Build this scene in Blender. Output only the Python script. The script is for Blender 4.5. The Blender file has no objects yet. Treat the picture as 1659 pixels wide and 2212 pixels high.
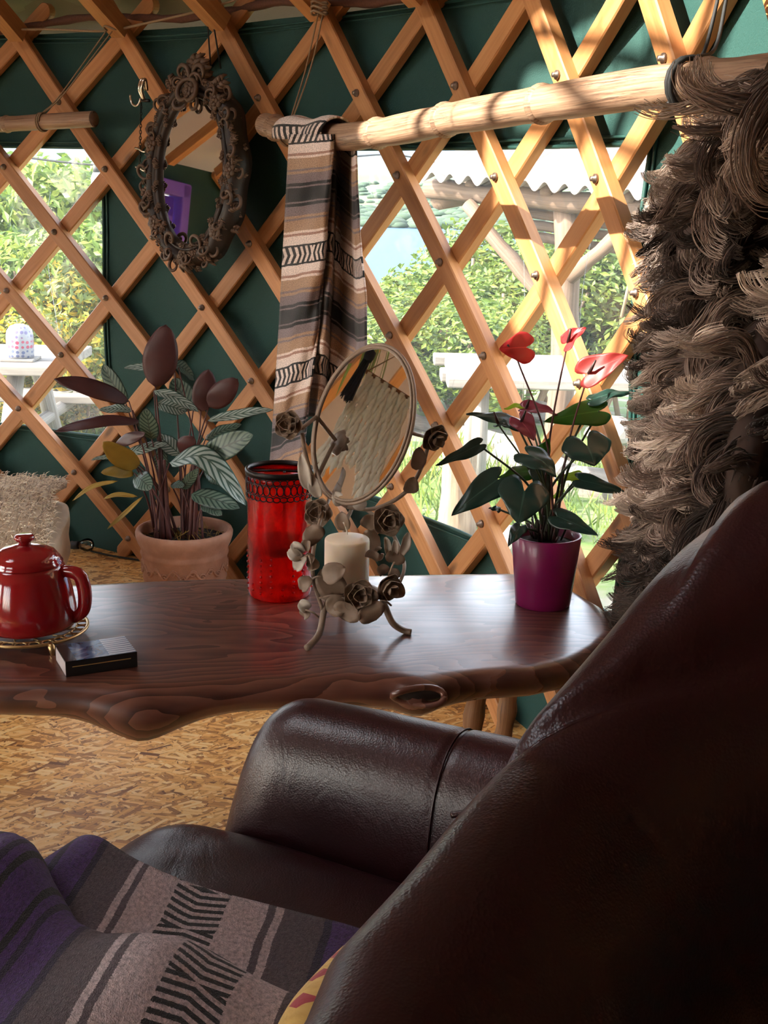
import bpy, bmesh, math, random
import numpy as np
from mathutils import Vector, Matrix, Quaternion, noise as mnoise
random.seed(7); rng = np.random.default_rng(7)
sc = bpy.context.scene
COL = sc.collection
PI = math.pi

# ------------------------------------------------------------------ camera, world, sun, exposure
FPX, PITCH, ROLL, CAMZ = 2690.0, math.radians(15.03), math.radians(-1.29), 1.10
FWD = Vector((0, math.cos(PITCH), -math.sin(PITCH)))
UP0 = Vector((0, math.sin(PITCH), math.cos(PITCH)))
RT0 = Vector((1, 0, 0))
cR, sR = math.cos(ROLL), math.sin(ROLL)
RT = RT0 * cR - UP0 * sR
UP = RT0 * sR + UP0 * cR
cam_d = bpy.data.cameras.new('camera')
cam = bpy.data.objects.new('camera', cam_d); COL.objects.link(cam)
cam_d.sensor_fit = 'VERTICAL'; cam_d.sensor_height = 24.0
cam_d.lens = 24.0 * FPX / 2212.0
cam_d.clip_start = 0.02; cam_d.clip_end = 12000
mw = Matrix.Identity(4)
for i in range(3):
    mw[i][0] = RT[i]; mw[i][1] = UP[i]; mw[i][2] = -FWD[i]
mw[2][3] = CAMZ
cam.matrix_world = mw
sc.camera = cam

YC = Vector((-2.0096, 1.3268, 0.0)); YR = 2.5           # centre and lath radius of the yurt
SUN_TH, SUN_EL = 1.27, math.radians(33.0)                # where the sunlight is heading, and how steeply
sun_dir = Vector((math.sin(SUN_TH) * math.cos(SUN_EL), math.cos(SUN_TH) * math.cos(SUN_EL), -math.sin(SUN_EL)))
world = bpy.data.worlds.new('sky'); sc.world = world; world.use_nodes = True
wn = world.node_tree; wn.nodes.clear()
w_out = wn.nodes.new('ShaderNodeOutputWorld'); w_bg = wn.nodes.new('ShaderNodeBackground')
w_sky = wn.nodes.new('ShaderNodeTexSky'); w_sky.sky_type = 'NISHITA'; w_sky.sun_disc = False
w_sky.sun_elevation = SUN_EL; w_sky.sun_rotation = math.atan2(-sun_dir.x, -sun_dir.y)
w_sky.dust_density = 1.5; w_sky.air_density = 1.0; w_sky.ozone_density = 1.0
w_bg.inputs['Strength'].default_value = 0.34
w_hs = wn.nodes.new('ShaderNodeHueSaturation'); w_hs.inputs['Saturation'].default_value = 0.42   # thin haze
wn.links.new(w_sky.outputs[0], w_hs.inputs['Color']); wn.links.new(w_hs.outputs[0], w_bg.inputs[0]); wn.links.new(w_bg.outputs[0], w_out.inputs[0])
sun_d = bpy.data.lights.new('sun', 'SUN'); sun_d.energy = 4.6; sun_d.angle = math.radians(0.6); sun_d.color = (1.0, 0.93, 0.82)
sun = bpy.data.objects.new('sun', sun_d); COL.objects.link(sun)
sun.rotation_euler = sun_dir.to_track_quat('-Z', 'Y').to_euler(); sun.location = (-4, -2, 8)
sc.view_settings.view_transform = 'Standard'; sc.view_settings.look = 'None'
sc.view_settings.gamma = 1.0; sc.view_settings.use_curve_mapping = False
sc.view_settings.exposure = 2.35

sc.cycles.max_bounces = 5; sc.cycles.diffuse_bounces = 3; sc.cycles.glossy_bounces = 3; sc.cycles.transmission_bounces = 4
sc.cycles.use_adaptive_sampling = True; sc.cycles.adaptive_threshold = 0.06; sc.cycles.adaptive_min_samples = 16

# ------------------------------------------------------------------ unprojecting a photo pixel to a place in the room
def ray(x, y):
    u = (x - 829.5) / FPX; v = (1106 - y) / FPX
    return RT * u + UP * v + FWD
def at_y(x, y, Y):
    d = ray(x, y); p = d * (Y / d.y); p.z += CAMZ; return p
def at_z(x, y, z):
    d = ray(x, y); p = d * ((z - CAMZ) / d.z); p.z += CAMZ; return p
def at_wall(x, y, R):
    d = ray(x, y); a = d.x**2 + d.y**2; b = -2 * (d.x * YC.x + d.y * YC.y); c = YC.x**2 + YC.y**2 - R * R
    t = (-b + math.sqrt(b * b - 4 * a * c)) / (2 * a)
    p = d * t; p.z += CAMZ; return p
def th_of(p): return math.atan2(p.x - YC.x, p.y - YC.y)
def cyl(th, r, z): return Vector((YC.x + r * math.sin(th), YC.y + r * math.cos(th), z))

# ------------------------------------------------------------------ object helpers
def tag(o, label=None, cat=None, group=None, kind=None):
    if label: o['label'] = label
    if cat: o['category'] = cat
    if group: o['group'] = group
    if kind: o['kind'] = kind
    return o
def empty(name, loc=(0, 0, 0), rot=None, parent=None):
    o = bpy.data.objects.new(name, None); COL.objects.link(o); o.location = loc
    o.empty_display_size = 0.05
    if rot is not None: o.rotation_euler = rot
    if parent: o.parent = parent
    return o
class MB:
    """collects vertices, faces and a per-vertex pattern coordinate; build() links ONE mesh object"""
    def __init__(s): s.v = []; s.f = []; s.p = []; s.m = []
    def add(s, v, f, p=None, mi=0):
        o = len(s.v); s.v += [tuple(q) for q in v]; s.f += [tuple(i + o for i in q) for q in f]
        s.p += ([tuple(q) for q in p] if p is not None else [tuple(q) for q in v]); s.m += [mi] * len(f)
        return s
    def mesh(s, name, mats, smooth=True):
        me = bpy.data.meshes.new(name); me.from_pydata(s.v, [], s.f)
        at = me.attributes.new('pc', 'FLOAT_VECTOR', 'POINT')
        at.data.foreach_set('vector', np.array(s.p, dtype=np.float32).ravel())
        for m in (mats if isinstance(mats, (list, tuple)) else [mats]): me.materials.append(m)
        me.polygons.foreach_set('use_smooth', [bool(smooth)] * len(s.f))
        if any(s.m): me.polygons.foreach_set('material_index', s.m)
        me.validate(clean_customdata=False); me.update(); return me
    def build(s, name, mats, parent=None, smooth=True, loc=None, angle=None):
        me = s.mesh(name, mats, smooth)
        if angle is not None: me.set_sharp_from_angle(angle=math.radians(angle))
        return link(name, me, parent, loc)
def link(name, me, parent=None, loc=None):
    o = bpy.data.objects.new(name, me); COL.objects.link(o)
    if parent: o.parent = parent
    if loc is not None: o.location = loc
    return o
def copy_tree(o, parent=None):
    c = o.copy(); COL.objects.link(c); c.parent = parent
    for ch in list(o.children):
        copy_tree(ch, c)
    return c
def frames(pts):
    pts = [Vector(p) for p in pts]; n = len(pts); out = []
    T = [(pts[min(i + 1, n - 1)] - pts[max(i - 1, 0)]).normalized() for i in range(n)]
    ref = Vector((0, 0, 1)) if abs(T[0].z) < 0.9 else Vector((1, 0, 0))
    N = (ref - T[0] * ref.dot(T[0])).normalized()
    for i in range(n):
        if i: N = (N - T[i] * N.dot(T[i])); N = N.normalized() if N.length > 1e-6 else T[i].orthogonal().normalized()
        out.append((pts[i], T[i], N, T[i].cross(N)))
    return out
def tube(mb, pts, rad, n=8, cap=True, mi=0, flat=1.0, u0=0.0):
    fr = frames(pts); m = len(fr)
    if not hasattr(rad, '__len__'): rad = [rad] * m
    v = []; f = []; p = []; L = u0
    for i, (c, T, N, B) in enumerate(fr):
        if i: L += (c - fr[i - 1][0]).length
        for k in range(n):
            a = 2 * PI * k / n
            v.append(c + N * (math.cos(a) * rad[i] * flat) + B * (math.sin(a) * rad[i])); p.append((L, a / (2 * PI), rad[i]))
    for i in range(m - 1):
        for k in range(n):
            f.append((i * n + k, i * n + (k + 1) % n, (i + 1) * n + (k + 1) % n, (i + 1) * n + k))
    if cap:
        f.append(tuple(range(n - 1, -1, -1))); f.append(tuple((m - 1) * n + k for k in range(n)))
    return mb.add(v, f, p, mi)
def spline(pts, n=8):
    """Catmull-Rom through pts, n steps a span"""
    P = [Vector(p) for p in pts]; P = [P[0] * 2 - P[1]] + P + [P[-1] * 2 - P[-2]]; out = []
    for i in range(1, len(P) - 2):
        a, b, c, d = P[i - 1], P[i], P[i + 1], P[i + 2]
        for k in range(n):
            t = k / n
            out.append(0.5 * ((2 * b) + (c - a) * t + (2 * a - 5 * b + 4 * c - d) * t * t + (3 * b - a - 3 * c + d) * t**3))
    out.append(P[-2]); return out
def lathe(mb, prof, n=32, c=(0, 0, 0), mi=0, close=False):
    """prof: list of (radius, z); spun about z through c"""
    v = []; f = []; p = []; L = 0
    for i, (r, z) in enumerate(prof):
        if i: L += math.hypot(r - prof[i - 1][0], z - prof[i - 1][1])
        for k in range(n):
            a = 2 * PI * k / n
            v.append((c[0] + r * math.cos(a), c[1] + r * math.sin(a), c[2] + z)); p.append((k / n, L, r))
    m = len(prof)
    for i in range(m - 1):
        for k in range(n):
            f.append((i * n + k, i * n + (k + 1) % n, (i + 1) * n + (k + 1) % n, (i + 1) * n + k))
    if prof[0][0] > 1e-5 and not close: f.append(tuple(range(n - 1, -1, -1)))
    if prof[-1][0] > 1e-5 and not close: f.append(tuple((m - 1) * n + k for k in range(n)))
    return mb.add(v, f, p, mi)
def box(mb, c, s, mi=0, M=None, ch=0.0):
    x, y, z = s[0] / 2, s[1] / 2, s[2] / 2
    if ch <= 0:
        v = [Vector((i * x, j * y, k * z)) for i in (-1, 1) for j in (-1, 1) for k in (-1, 1)]
        f = [(0, 1, 3, 2), (4, 6, 7, 5), (0, 4, 5, 1), (2, 3, 7, 6), (0, 2, 6, 4), (1, 5, 7, 3)]
    else:
        bm = bmesh.new(); bmesh.ops.create_cube(bm, size=1.0)
        for q in bm.verts: q.co = Vector((q.co.x * 2 * x, q.co.y * 2 * y, q.co.z * 2 * z))
        bmesh.ops.bevel(bm, geom=list(bm.edges), offset=ch, segments=2, affect='EDGES', profile=0.5)
        bm.verts.index_update(); v = [q.co.copy() for q in bm.verts]; f = [tuple(q.index for q in g.verts) for g in bm.faces]; bm.free()
    p = [tuple(q) for q in v]
    if M is not None: v = [M @ q for q in v]
    c = Vector(c); v = [q + c for q in v]
    return mb.add(v, f, p, mi)
def grid(mb, fn, nu, nv, mi=0, pc=None, wrap=False):
    """fn(u,v) with u,v in 0..1"""
    v = []; p = []; f = []
    for j in range(nv + 1):
        for i in range(nu + (0 if wrap else 1)):
            u, w = i / nu, j / nv
            v.append(fn(u, w)); p.append(pc(u, w) if pc else (u, w, 0))
    s = nu if wrap else nu + 1
    for j in range(nv):
        for i in range(nu):
            f.append((j * s + i, j * s + (i + 1) % s, (j + 1) * s + (i + 1) % s, (j + 1) * s + i))
    return mb.add(v, f, p, mi)
def slab(mb, fn, nrm, nu, nv, th, mi=0, pc=None):
    """a sheet with thickness: both faces and the rim"""
    P = [[Vector(fn(i / nu, j / nv)) for i in range(nu + 1)] for j in range(nv + 1)]
    Nn = [[None] * (nu + 1) for _ in range(nv + 1)]
    for j in range(nv + 1):
        for i in range(nu + 1):
            a = P[j][min(i + 1, nu)] - P[j][max(i - 1, 0)]; b = P[min(j + 1, nv)][i] - P[max(j - 1, 0)][i]
            q = a.cross(b); Nn[j][i] = q.normalized() if q.length > 1e-12 else Vector((0, 0, 1))
    s = nu + 1; n = s * (nv + 1); v = []; p = []
    for sd in (0.5, -0.5):
        for j in range(nv + 1):
            for i in range(nu + 1):
                v.append(P[j][i] + Nn[j][i] * th * sd * nrm); p.append(pc(i / nu, j / nv) if pc else (i / nu, j / nv, 0))
    f = []
    for j in range(nv):
        for i in range(nu):
            q = (j * s + i, j * s + i + 1, (j + 1) * s + i + 1, (j + 1) * s + i)
            f.append(q); f.append(tuple(n + k for k in reversed(q)))
    rim = [i for i in range(nu)] + [j * s + nu for j in range(nv)] + [nv * s + nu - i for i in range(nu)] + [(nv - j) * s for j in range(nv)]
    for k in range(len(rim)):
        a, b = rim[k], rim[(k + 1) % len(rim)]
        f.append((b, a, n + a, n + b))
    return mb.add(v, f, p, mi)

# ------------------------------------------------------------------ materials
class NT:
    def __init__(s, name):
        s.m = bpy.data.materials.new(name); s.m.use_nodes = True; s.t = s.m.node_tree; s.t.nodes.clear()
        s.out = s.t.nodes.new('ShaderNodeOutputMaterial'); s.b = s.n('ShaderNodeBsdfPrincipled')
        s.l(s.b.outputs[0], s.out.inputs[0])
    def n(s, ty, **k):
        o = s.t.nodes.new(ty)
        for a, v in k.items():
            if a.startswith('i_'):
                o.inputs[a[2:].replace('_', ' ')].default_value = v
            else: setattr(o, a, v)
        return o
    def l(s, a, b): s.t.links.new(a, b)
    def inp(s, node, idx, val):
        i = node.inputs[idx]
        if hasattr(val, 'is_output') or isinstance(val, bpy.types.NodeSocket): s.l(val, i)
        else: i.default_value = val
    def pc(s): return s.n('ShaderNodeAttribute', attribute_name='pc').outputs['Vector']
    def obj(s): return s.n('ShaderNodeTexCoord').outputs['Object']
    def rand(s): return s.n('ShaderNodeObjectInfo').outputs['Random']
    def mapping(s, vec, scale=(1, 1, 1), loc=(0, 0, 0), rot=(0, 0, 0)):
        o = s.n('ShaderNodeMapping'); s.l(vec, o.inputs[0]); s.inp(o, 'Scale', scale); s.inp(o, 'Location', loc); s.inp(o, 'Rotation', rot); return o.outputs[0]
    def noise(s, vec, scale=5, detail=4, rough=0.5, dist=0.0):
        o = s.n('ShaderNodeTexNoise'); s.l(vec, o.inputs['Vector']); s.inp(o, 'Scale', scale); s.inp(o, 'Detail', detail); s.inp(o, 'Roughness', rough); s.inp(o, 'Distortion', dist)
        return o
    def vor(s, vec, scale=5, feature='F1', rnd=1.0):
        o = s.n('ShaderNodeTexVoronoi', feature=feature); s.l(vec, o.inputs['Vector']); s.inp(o, 'Scale', scale); s.inp(o, 'Randomness', rnd); return o
    def ramp(s, fac, stops, interp='LINEAR'):
        o = s.n('ShaderNodeValToRGB'); r = o.color_ramp; r.interpolation = interp
        while len(r.elements) < len(stops): r.elements.new(0.5)
        for e, (p, c) in zip(r.elements, stops):
            e.position = p; e.color = (c[0], c[1], c[2], 1) if len(c) == 3 else c
        s.inp(o, 0, fac); return o.outputs[0]
    def math(s, op, a, b=0.0, c=0.0, clamp=False):
        o = s.n('ShaderNodeMath', operation=op, use_clamp=clamp); s.inp(o, 0, a); s.inp(o, 1, b); s.inp(o, 2, c); return o.outputs[0]
    def vmath(s, op, a, b=(0, 0, 0)):
        o = s.n('ShaderNodeVectorMath', operation=op); s.inp(o, 0, a); s.inp(o, 1, b); return o.outputs[0]
    def mix(s, fac, a, b, blend='MIX'):
        o = s.n('ShaderNodeMix', data_type='RGBA', blend_type=blend); s.inp(o, 0, fac)
        for i, v in ((6, a), (7, b)):
            if isinstance(v, tuple) and len(v) == 3: v = (*v, 1)
            s.inp(o, i, v)
        return o.outputs[2]
    def sep(s, vec):
        o = s.n('ShaderNodeSeparateXYZ'); s.l(vec, o.inputs[0]); return o.outputs
    def comb(s, x, y, z):
        o = s.n('ShaderNodeCombineXYZ'); s.inp(o, 0, x); s.inp(o, 1, y); s.inp(o, 2, z); return o.outputs[0]
    def bump(s, h, strength=0.3, dist=0.01):
        o = s.n('ShaderNodeBump'); s.inp(o, 'Height', h); s.inp(o, 'Strength', strength); s.inp(o, 'Distance', dist); s.l(o.outputs[0], s.b.inputs['Normal']); return o
    def set(s, **k):
        for a, v in k.items():
            nm = {'color': 'Base Color', 'rough': 'Roughness', 'metal': 'Metallic', 'spec': 'Specular IOR Level', 'coat': 'Coat Weight', 'coat_rough': 'Coat Roughness',
                  'sheen': 'Sheen Weight', 'trans': 'Transmission Weight', 'ior': 'IOR', 'sss': 'Subsurface Weight', 'alpha': 'Alpha'}[a]
            if isinstance(v, tuple) and len(v) == 3: v = (*v, 1)
            s.inp(s.b, nm, v)
        return s
    def translucent(s, fac, color):
        """thin leaf or cloth: part of the light goes through"""
        t = s.n('ShaderNodeBsdfTranslucent'); s.inp(t, 0, color if not (isinstance(color, tuple) and len(color) == 3) else (*color, 1))
        mx = s.n('ShaderNodeMixShader'); s.inp(mx, 0, fac); s.l(s.b.outputs[0], mx.inputs[1]); s.l(t.outputs[0], mx.inputs[2]); s.l(mx.outputs[0], s.out.inputs[0]); return s
def flat(name, color, rough=0.6, var=0.12, scale=30, bump=0.0, **k):
    """plain colour with a little natural unevenness"""
    t = NT(name); ns = t.noise(t.obj(), scale, 4)
    c = t.mix(ns.outputs[0], tuple(x * (1 - var) for x in color), tuple(min(1, x * (1 + var)) for x in color))
    t.set(color=c, rough=rough, **k)
    if bump: t.bump(ns.outputs[0], bump, 0.005)
    return t.m
def wood(name, c0, c1, c2, rough=0.55, scale=1.0, knots=True, coat=0.0):
    t = NT(name); p = t.pc(); r = t.rand()
    off = t.comb(t.math('MULTIPLY', r, 37.0), t.math('MULTIPLY', r, 11.0), t.math('MULTIPLY', r, 5.0))
    q = t.vmath('ADD', p, off)
    m = t.mapping(q, (2.2 * scale, 34 * scale, 34 * scale))
    n1 = t.noise(m, 1.6, 5, 0.55, 0.6); n2 = t.noise(t.mapping(q, (6, 160, 160)), 1.0, 3)
    f = t.math('ADD', t.math('MULTIPLY', n1.outputs[0], 0.8), t.math('MULTIPLY', n2.outputs[0], 0.25))
    c = t.ramp(f, [(0.3, c0), (0.52, c1), (0.72, c2)])
    if knots:
        v = t.vor(t.mapping(q, (4.5, 14, 0.0)), 1.0)
        kn = t.ramp(v.outputs[0], [(0.06, (1, 1, 1)), (0.16, (0, 0, 0))])
        c = t.mix(t.math('MULTIPLY', kn, 0.75), c, tuple(x * 0.22 for x in c0))
    hv = t.n('ShaderNodeHueSaturation'); t.inp(hv, 'Value', t.math('ADD', t.math('MULTIPLY', r, 0.3), 0.86)); t.l(c, hv.inputs['Color'])
    t.set(color=hv.outputs[0], rough=rough, coat=coat); t.bump(f, 0.15, 0.002); return t.m
M = {}
M['lath'] = wood('pine', (0.34, 0.135, 0.042), (0.44, 0.19, 0.066), (0.52, 0.25, 0.098), 0.5)
M['pole'] = wood('roof_pine', (0.36, 0.15, 0.05), (0.48, 0.22, 0.08), (0.58, 0.30, 0.12), 0.5)
M['bark'] = wood('weathered_wood', (0.10, 0.06, 0.035), (0.2, 0.13, 0.08), (0.32, 0.23, 0.15), 0.8, 0.6, False)
M['greywood'] = wood('grey_timber', (0.10, 0.085, 0.072), (0.16, 0.14, 0.12), (0.24, 0.215, 0.185), 0.8, 0.6, False)
M['steel'] = flat('bolt_steel', (0.30, 0.24, 0.2), 0.4, 0.2, 200, metal=0.9)
def canvas_mat(name, col, trans, tcol):
    t = NT(name); o = t.obj(); n = t.noise(o, 2.5, 5); w = t.noise(o, 420, 2)
    c = t.mix(n.outputs[0], tuple(x * 0.82 for x in col), tuple(x * 1.15 for x in col))
    t.set(color=c, rough=0.75); t.bump(t.math('ADD', t.math('MULTIPLY', w.outputs[0], 0.25), n.outputs[0]), 0.25, 0.02)
    if trans: t.translucent(trans, tcol)
    return t.m
M['green'] = canvas_mat('green_canvas', (0.0075, 0.052, 0.043), 0.0, (0.02, 0.12, 0.1))
M['tan'] = canvas_mat('tan_canvas', (0.15, 0.095, 0.062), 0.03, (0.5, 0.32, 0.2))
M['rope'] = flat('twine', (0.30, 0.2, 0.12), 0.9, 0.3, 300)
M['redrope'] = flat('brown_cord', (0.12, 0.05, 0.03), 0.9, 0.4, 200)
M['blackcord'] = flat('black_cord', (0.02, 0.02, 0.02), 0.7, 0.3, 200)
def vinyl():
    t = NT('clear_vinyl'); g = t.n('ShaderNodeBsdfGlossy'); t.inp(g, 'Roughness', 0.06)
    tr = t.n('ShaderNodeBsdfTransparent'); t.inp(tr, 0, (0.97, 0.98, 0.97, 1))
    hz = t.n('ShaderNodeBsdfTranslucent'); t.inp(hz, 0, (0.9, 0.9, 0.9, 1))
    lw = t.n('ShaderNodeFresnel'); t.inp(lw, 0, 1.35)
    m1 = t.n('ShaderNodeMixShader'); t.inp(m1, 0, 0.03); t.l(tr.outputs[0], m1.inputs[1]); t.l(hz.outputs[0], m1.inputs[2])
    m2 = t.n('ShaderNodeMixShader'); t.l(lw.outputs[0], m2.inputs[0]); t.l(m1.outputs[0], m2.inputs[1]); t.l(g.outputs[0], m2.inputs[2])
    t.l(m2.outputs[0], t.out.inputs[0]); return t.m
M['vinyl'] = vinyl()
M['mirror'] = NT('mirror_silver').set(color=(0.86, 0.87, 0.88), rough=0.015, metal=1.0).m
def osb():
    t = NT('strand_board'); o = t.obj()
    base = t.noise(o, 60, 3)
    c = t.ramp(base.outputs[0], [(0.3, (0.34, 0.14, 0.035)), (0.7, (0.60, 0.29, 0.085))])
    h = t.math('MULTIPLY', base.outputs[0], 0.1)
    for i in range(9):
        a = i * 0.83 + 0.35 * math.sin(i * 2.3)
        v = t.mapping(o, (1, 1, 0), (i * 1.7, i * 2.9, 0), (0, 0, a))
        mp = t.mapping(v, (13 + i % 3 * 6, 80 + (i * 17) % 60, 0.0))
        vo = t.vor(mp, 1.0); vo.distance = 'CHEBYCHEV'; cs = t.sep(vo.outputs['Color'])
        mask = t.math('MULTIPLY', t.math('GREATER_THAN', cs[0], 0.62), t.math('LESS_THAN', vo.outputs['Distance'], 0.5))
        rim = t.math('GREATER_THAN', vo.outputs['Distance'], 0.44)
        fib = t.noise(t.mapping(v, (20, 420, 0)), 1.0, 2)
        tone = t.math('ADD', t.math('MULTIPLY', cs[1], 0.8), t.math('MULTIPLY', fib.outputs[0], 0.3)); tone = t.math('SUBTRACT', tone, t.math('MULTIPLY', rim, 0.2))
        sc_ = t.ramp(tone, [(0.05, (0.20, 0.07, 0.015)), (0.28, (0.60, 0.265, 0.065)), (0.55, (0.88, 0.47, 0.135)), (1.0, (0.97, 0.71, 0.33))])
        c = t.mix(mask, c, sc_); h = t.mix(mask, h, cs[2])
    t.set(color=c, rough=0.5); t.bump(h, 0.3, 0.003); return t.m
M['osb'] = osb()
# ------------------------------------------------------------------ the yurt: floor, canvas wall, windows, roof
def struct(o, label=None): return tag(o, label, None, None, 'structure')
WIN = [(0.02, 0.492), (0.838, 1.258), (-1.62, -1.14), (-2.42, -1.92), (-3.12, -2.64), (-0.38, -0.05)]; WZ0, WZ1 = 0.348, 1.162  # windows after the first two are unseen, added to brighten the room
DOOR = (-0.83, -0.45); DZ = 1.37
RC = 2.552; WALLTOP = 1.462
mb = MB(); N = 96
mb.add([cyl(2 * PI * k / N, 2.72, 0) for k in range(N)] + [cyl(2 * PI * k / N, 2.72, -0.06) for k in range(N)],
       [tuple(range(N - 1, -1, -1)), tuple(range(N, 2 * N))] + [(k, (k + 1) % N, N + (k + 1) % N, N + k) for k in range(N)])
floor = mb.build('floor', M['osb'], smooth=False); struct(floor, 'bare strand board floor of pressed golden wood flakes')

def canvas_r(th, z):
    return RC + 0.006 * math.sin(th * 21 + 1.3 * math.sin(z * 5)) + 0.005 * math.sin(th * 47 + z * 9)
def in_open(t0, t1, z0, z1):
    tm, zm = (t0 + t1) / 2, (z0 + z1) / 2
    for a, b in WIN:
        if a < tm < b and WZ0 < zm < WZ1: return True
    return DOOR[0] < tm < DOOR[1] and zm < DZ
ths = sorted(set([round(-PI + 2 * PI * k / 260, 5) for k in range(261)] + [round(x, 5) for w in WIN for x in w] + [round(x, 5) for x in DOOR]))
zs = sorted(set([round(-0.03 + k * 0.0373, 4) for k in range(41)] + [WZ0, WZ1, DZ]))
v = [cyl(t, canvas_r(t, z), z) for z in zs for t in ths]; f = []; S = len(ths)
for j in range(len(zs) - 1):
    for i in range(S - 1):
        if not in_open(ths[i], ths[i + 1], zs[j], zs[j + 1]):
            f.append((j * S + i, j * S + i + 1, (j + 1) * S + i + 1, (j + 1) * S + i))
wall = MB().add(v, f).build('wall_round', M['green']); struct(wall, 'dark green canvas wall stretched round behind the pine lattice')
M['hem'] = flat('green_hem', (0.010, 0.06, 0.05), 0.55, 0.2, 60)
for wi, (a, b) in enumerate(WIN):
    w = empty('window_%d' % (wi + 1), cyl((a + b) / 2, RC, WZ0)); struct(w, 'clear vinyl window sewn into the green canvas, unseen ones added for daylight'); wl = w.location
    def pl(u, q, a=a, b=b):
        th = a + (b - a) * u; z = WZ0 + (WZ1 - WZ0) * q
        return cyl(th, canvas_r(th, z) + 0.004 + 0.004 * math.sin(u * 23 + q * 7), z) - wl
    m = MB(); grid(m, pl, 40, 30); m.build('pane', M['vinyl'], w)
    for off, rr in ((0.0, 0.0042), (0.013, 0.0028)):
        m = MB(); lp = []
        for k in range(40): lp.append((a - off / RC + (b - a + 2 * off / RC) * k / 40, WZ0 - off))
        for k in range(30): lp.append((b + off / RC, WZ0 - off + (WZ1 - WZ0 + 2 * off) * k / 30))
        for k in range(40): lp.append((b + off / RC - (b - a + 2 * off / RC) * k / 40, WZ1 + off))
        for k in range(31): lp.append((a - off / RC, WZ1 + off - (WZ1 - WZ0 + 2 * off) * k / 30))
        tube(m, [cyl(t, canvas_r(t, z) - 0.004, z) - wl for t, z in lp], rr, 6); m.build('hem', M['hem'], w)
    for k in range(3):   # creases in the plastic
        m = MB(); u0 = 0.3 + 0.25 * k
        tube(m, [pl(u0 + 0.06 * math.sin(q * 3 + k) + 0.1 * q, 0.15 + 0.7 * q) * 1.0 - Vector((0, 0.002, 0)) for q in np.linspace(0, 1, 14)], 0.0008, 4); m.build('crease', M['vinyl'], w)

CR, CZ = 0.66, 2.69                                       # crown ring radius and height
def roof_pt(th, s, sag=0.0):
    if s < 0: return cyl(th, 2.66, WALLTOP + 0.03 + s * 1.2)
    r = 2.66 + (CR - 2.66) * s; z = WALLTOP - 0.02 + (CZ + 0.03 - WALLTOP) * s
    return cyl(th, r, z + sag)
m = MB(); grid(m, lambda u, q: roof_pt(-PI + 2 * PI * u, q, 0.05 - 0.022 * (0.5 + 0.5 * math.cos(u * 44 * 2 * PI + 0.4)) * math.sin(PI * min(1, q * 1.1 + 0.05)) + 0.012 * math.sin(u * 130 + q * 9)) if q > 0 else roof_pt(-PI + 2 * PI * u, -0.09), 352, 24)
roof = m.build('ceiling', M['tan']); struct(roof, 'tan canvas roof sloping up to the crown')
# folded canvas skirt and the cords that run along the top of the wall
m = MB(); grid(m, lambda u, q: cyl(-0.3 + 2.2 * u, 2.60 - 0.20 * q + 0.018 * math.sin(u * 61 + q * 5) + 0.02 * math.sin(u * 23), 1.500 + 0.095 * q + 0.022 * math.sin(q * PI) * (1 + math.sin(u * 37))), 240, 6)
fold = m.build('trim_1', M['tan']); struct(fold, 'loose folds of tan roof canvas above the wall')
m = MB(); tube(m, [cyl(-0.4 + 2.3 * k / 160, 2.525, 1.482 + 0.010 * math.sin(k * 0.33) + 0.008 * math.sin(k * 0.11)) for k in range(161)], [0.0105 + 0.002 * math.sin(k * 1.7) for k in range(161)], 8)
o = m.build('trim_2', M['redrope']); struct(o, 'rough brown cord along the top edge of the green canvas')
for zz, rr in ((1.447, 0.003), (1.436, 0.002)):
    m = MB(); tube(m, [cyl(-0.4 + 2.3 * k / 120, 2.541, zz + 0.004 * math.sin(k * 0.21)) for k in range(121)], rr, 5)
    o = m.build('trim_3', M['hem']); struct(o, 'stitched green hem of the canvas wall')

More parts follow.
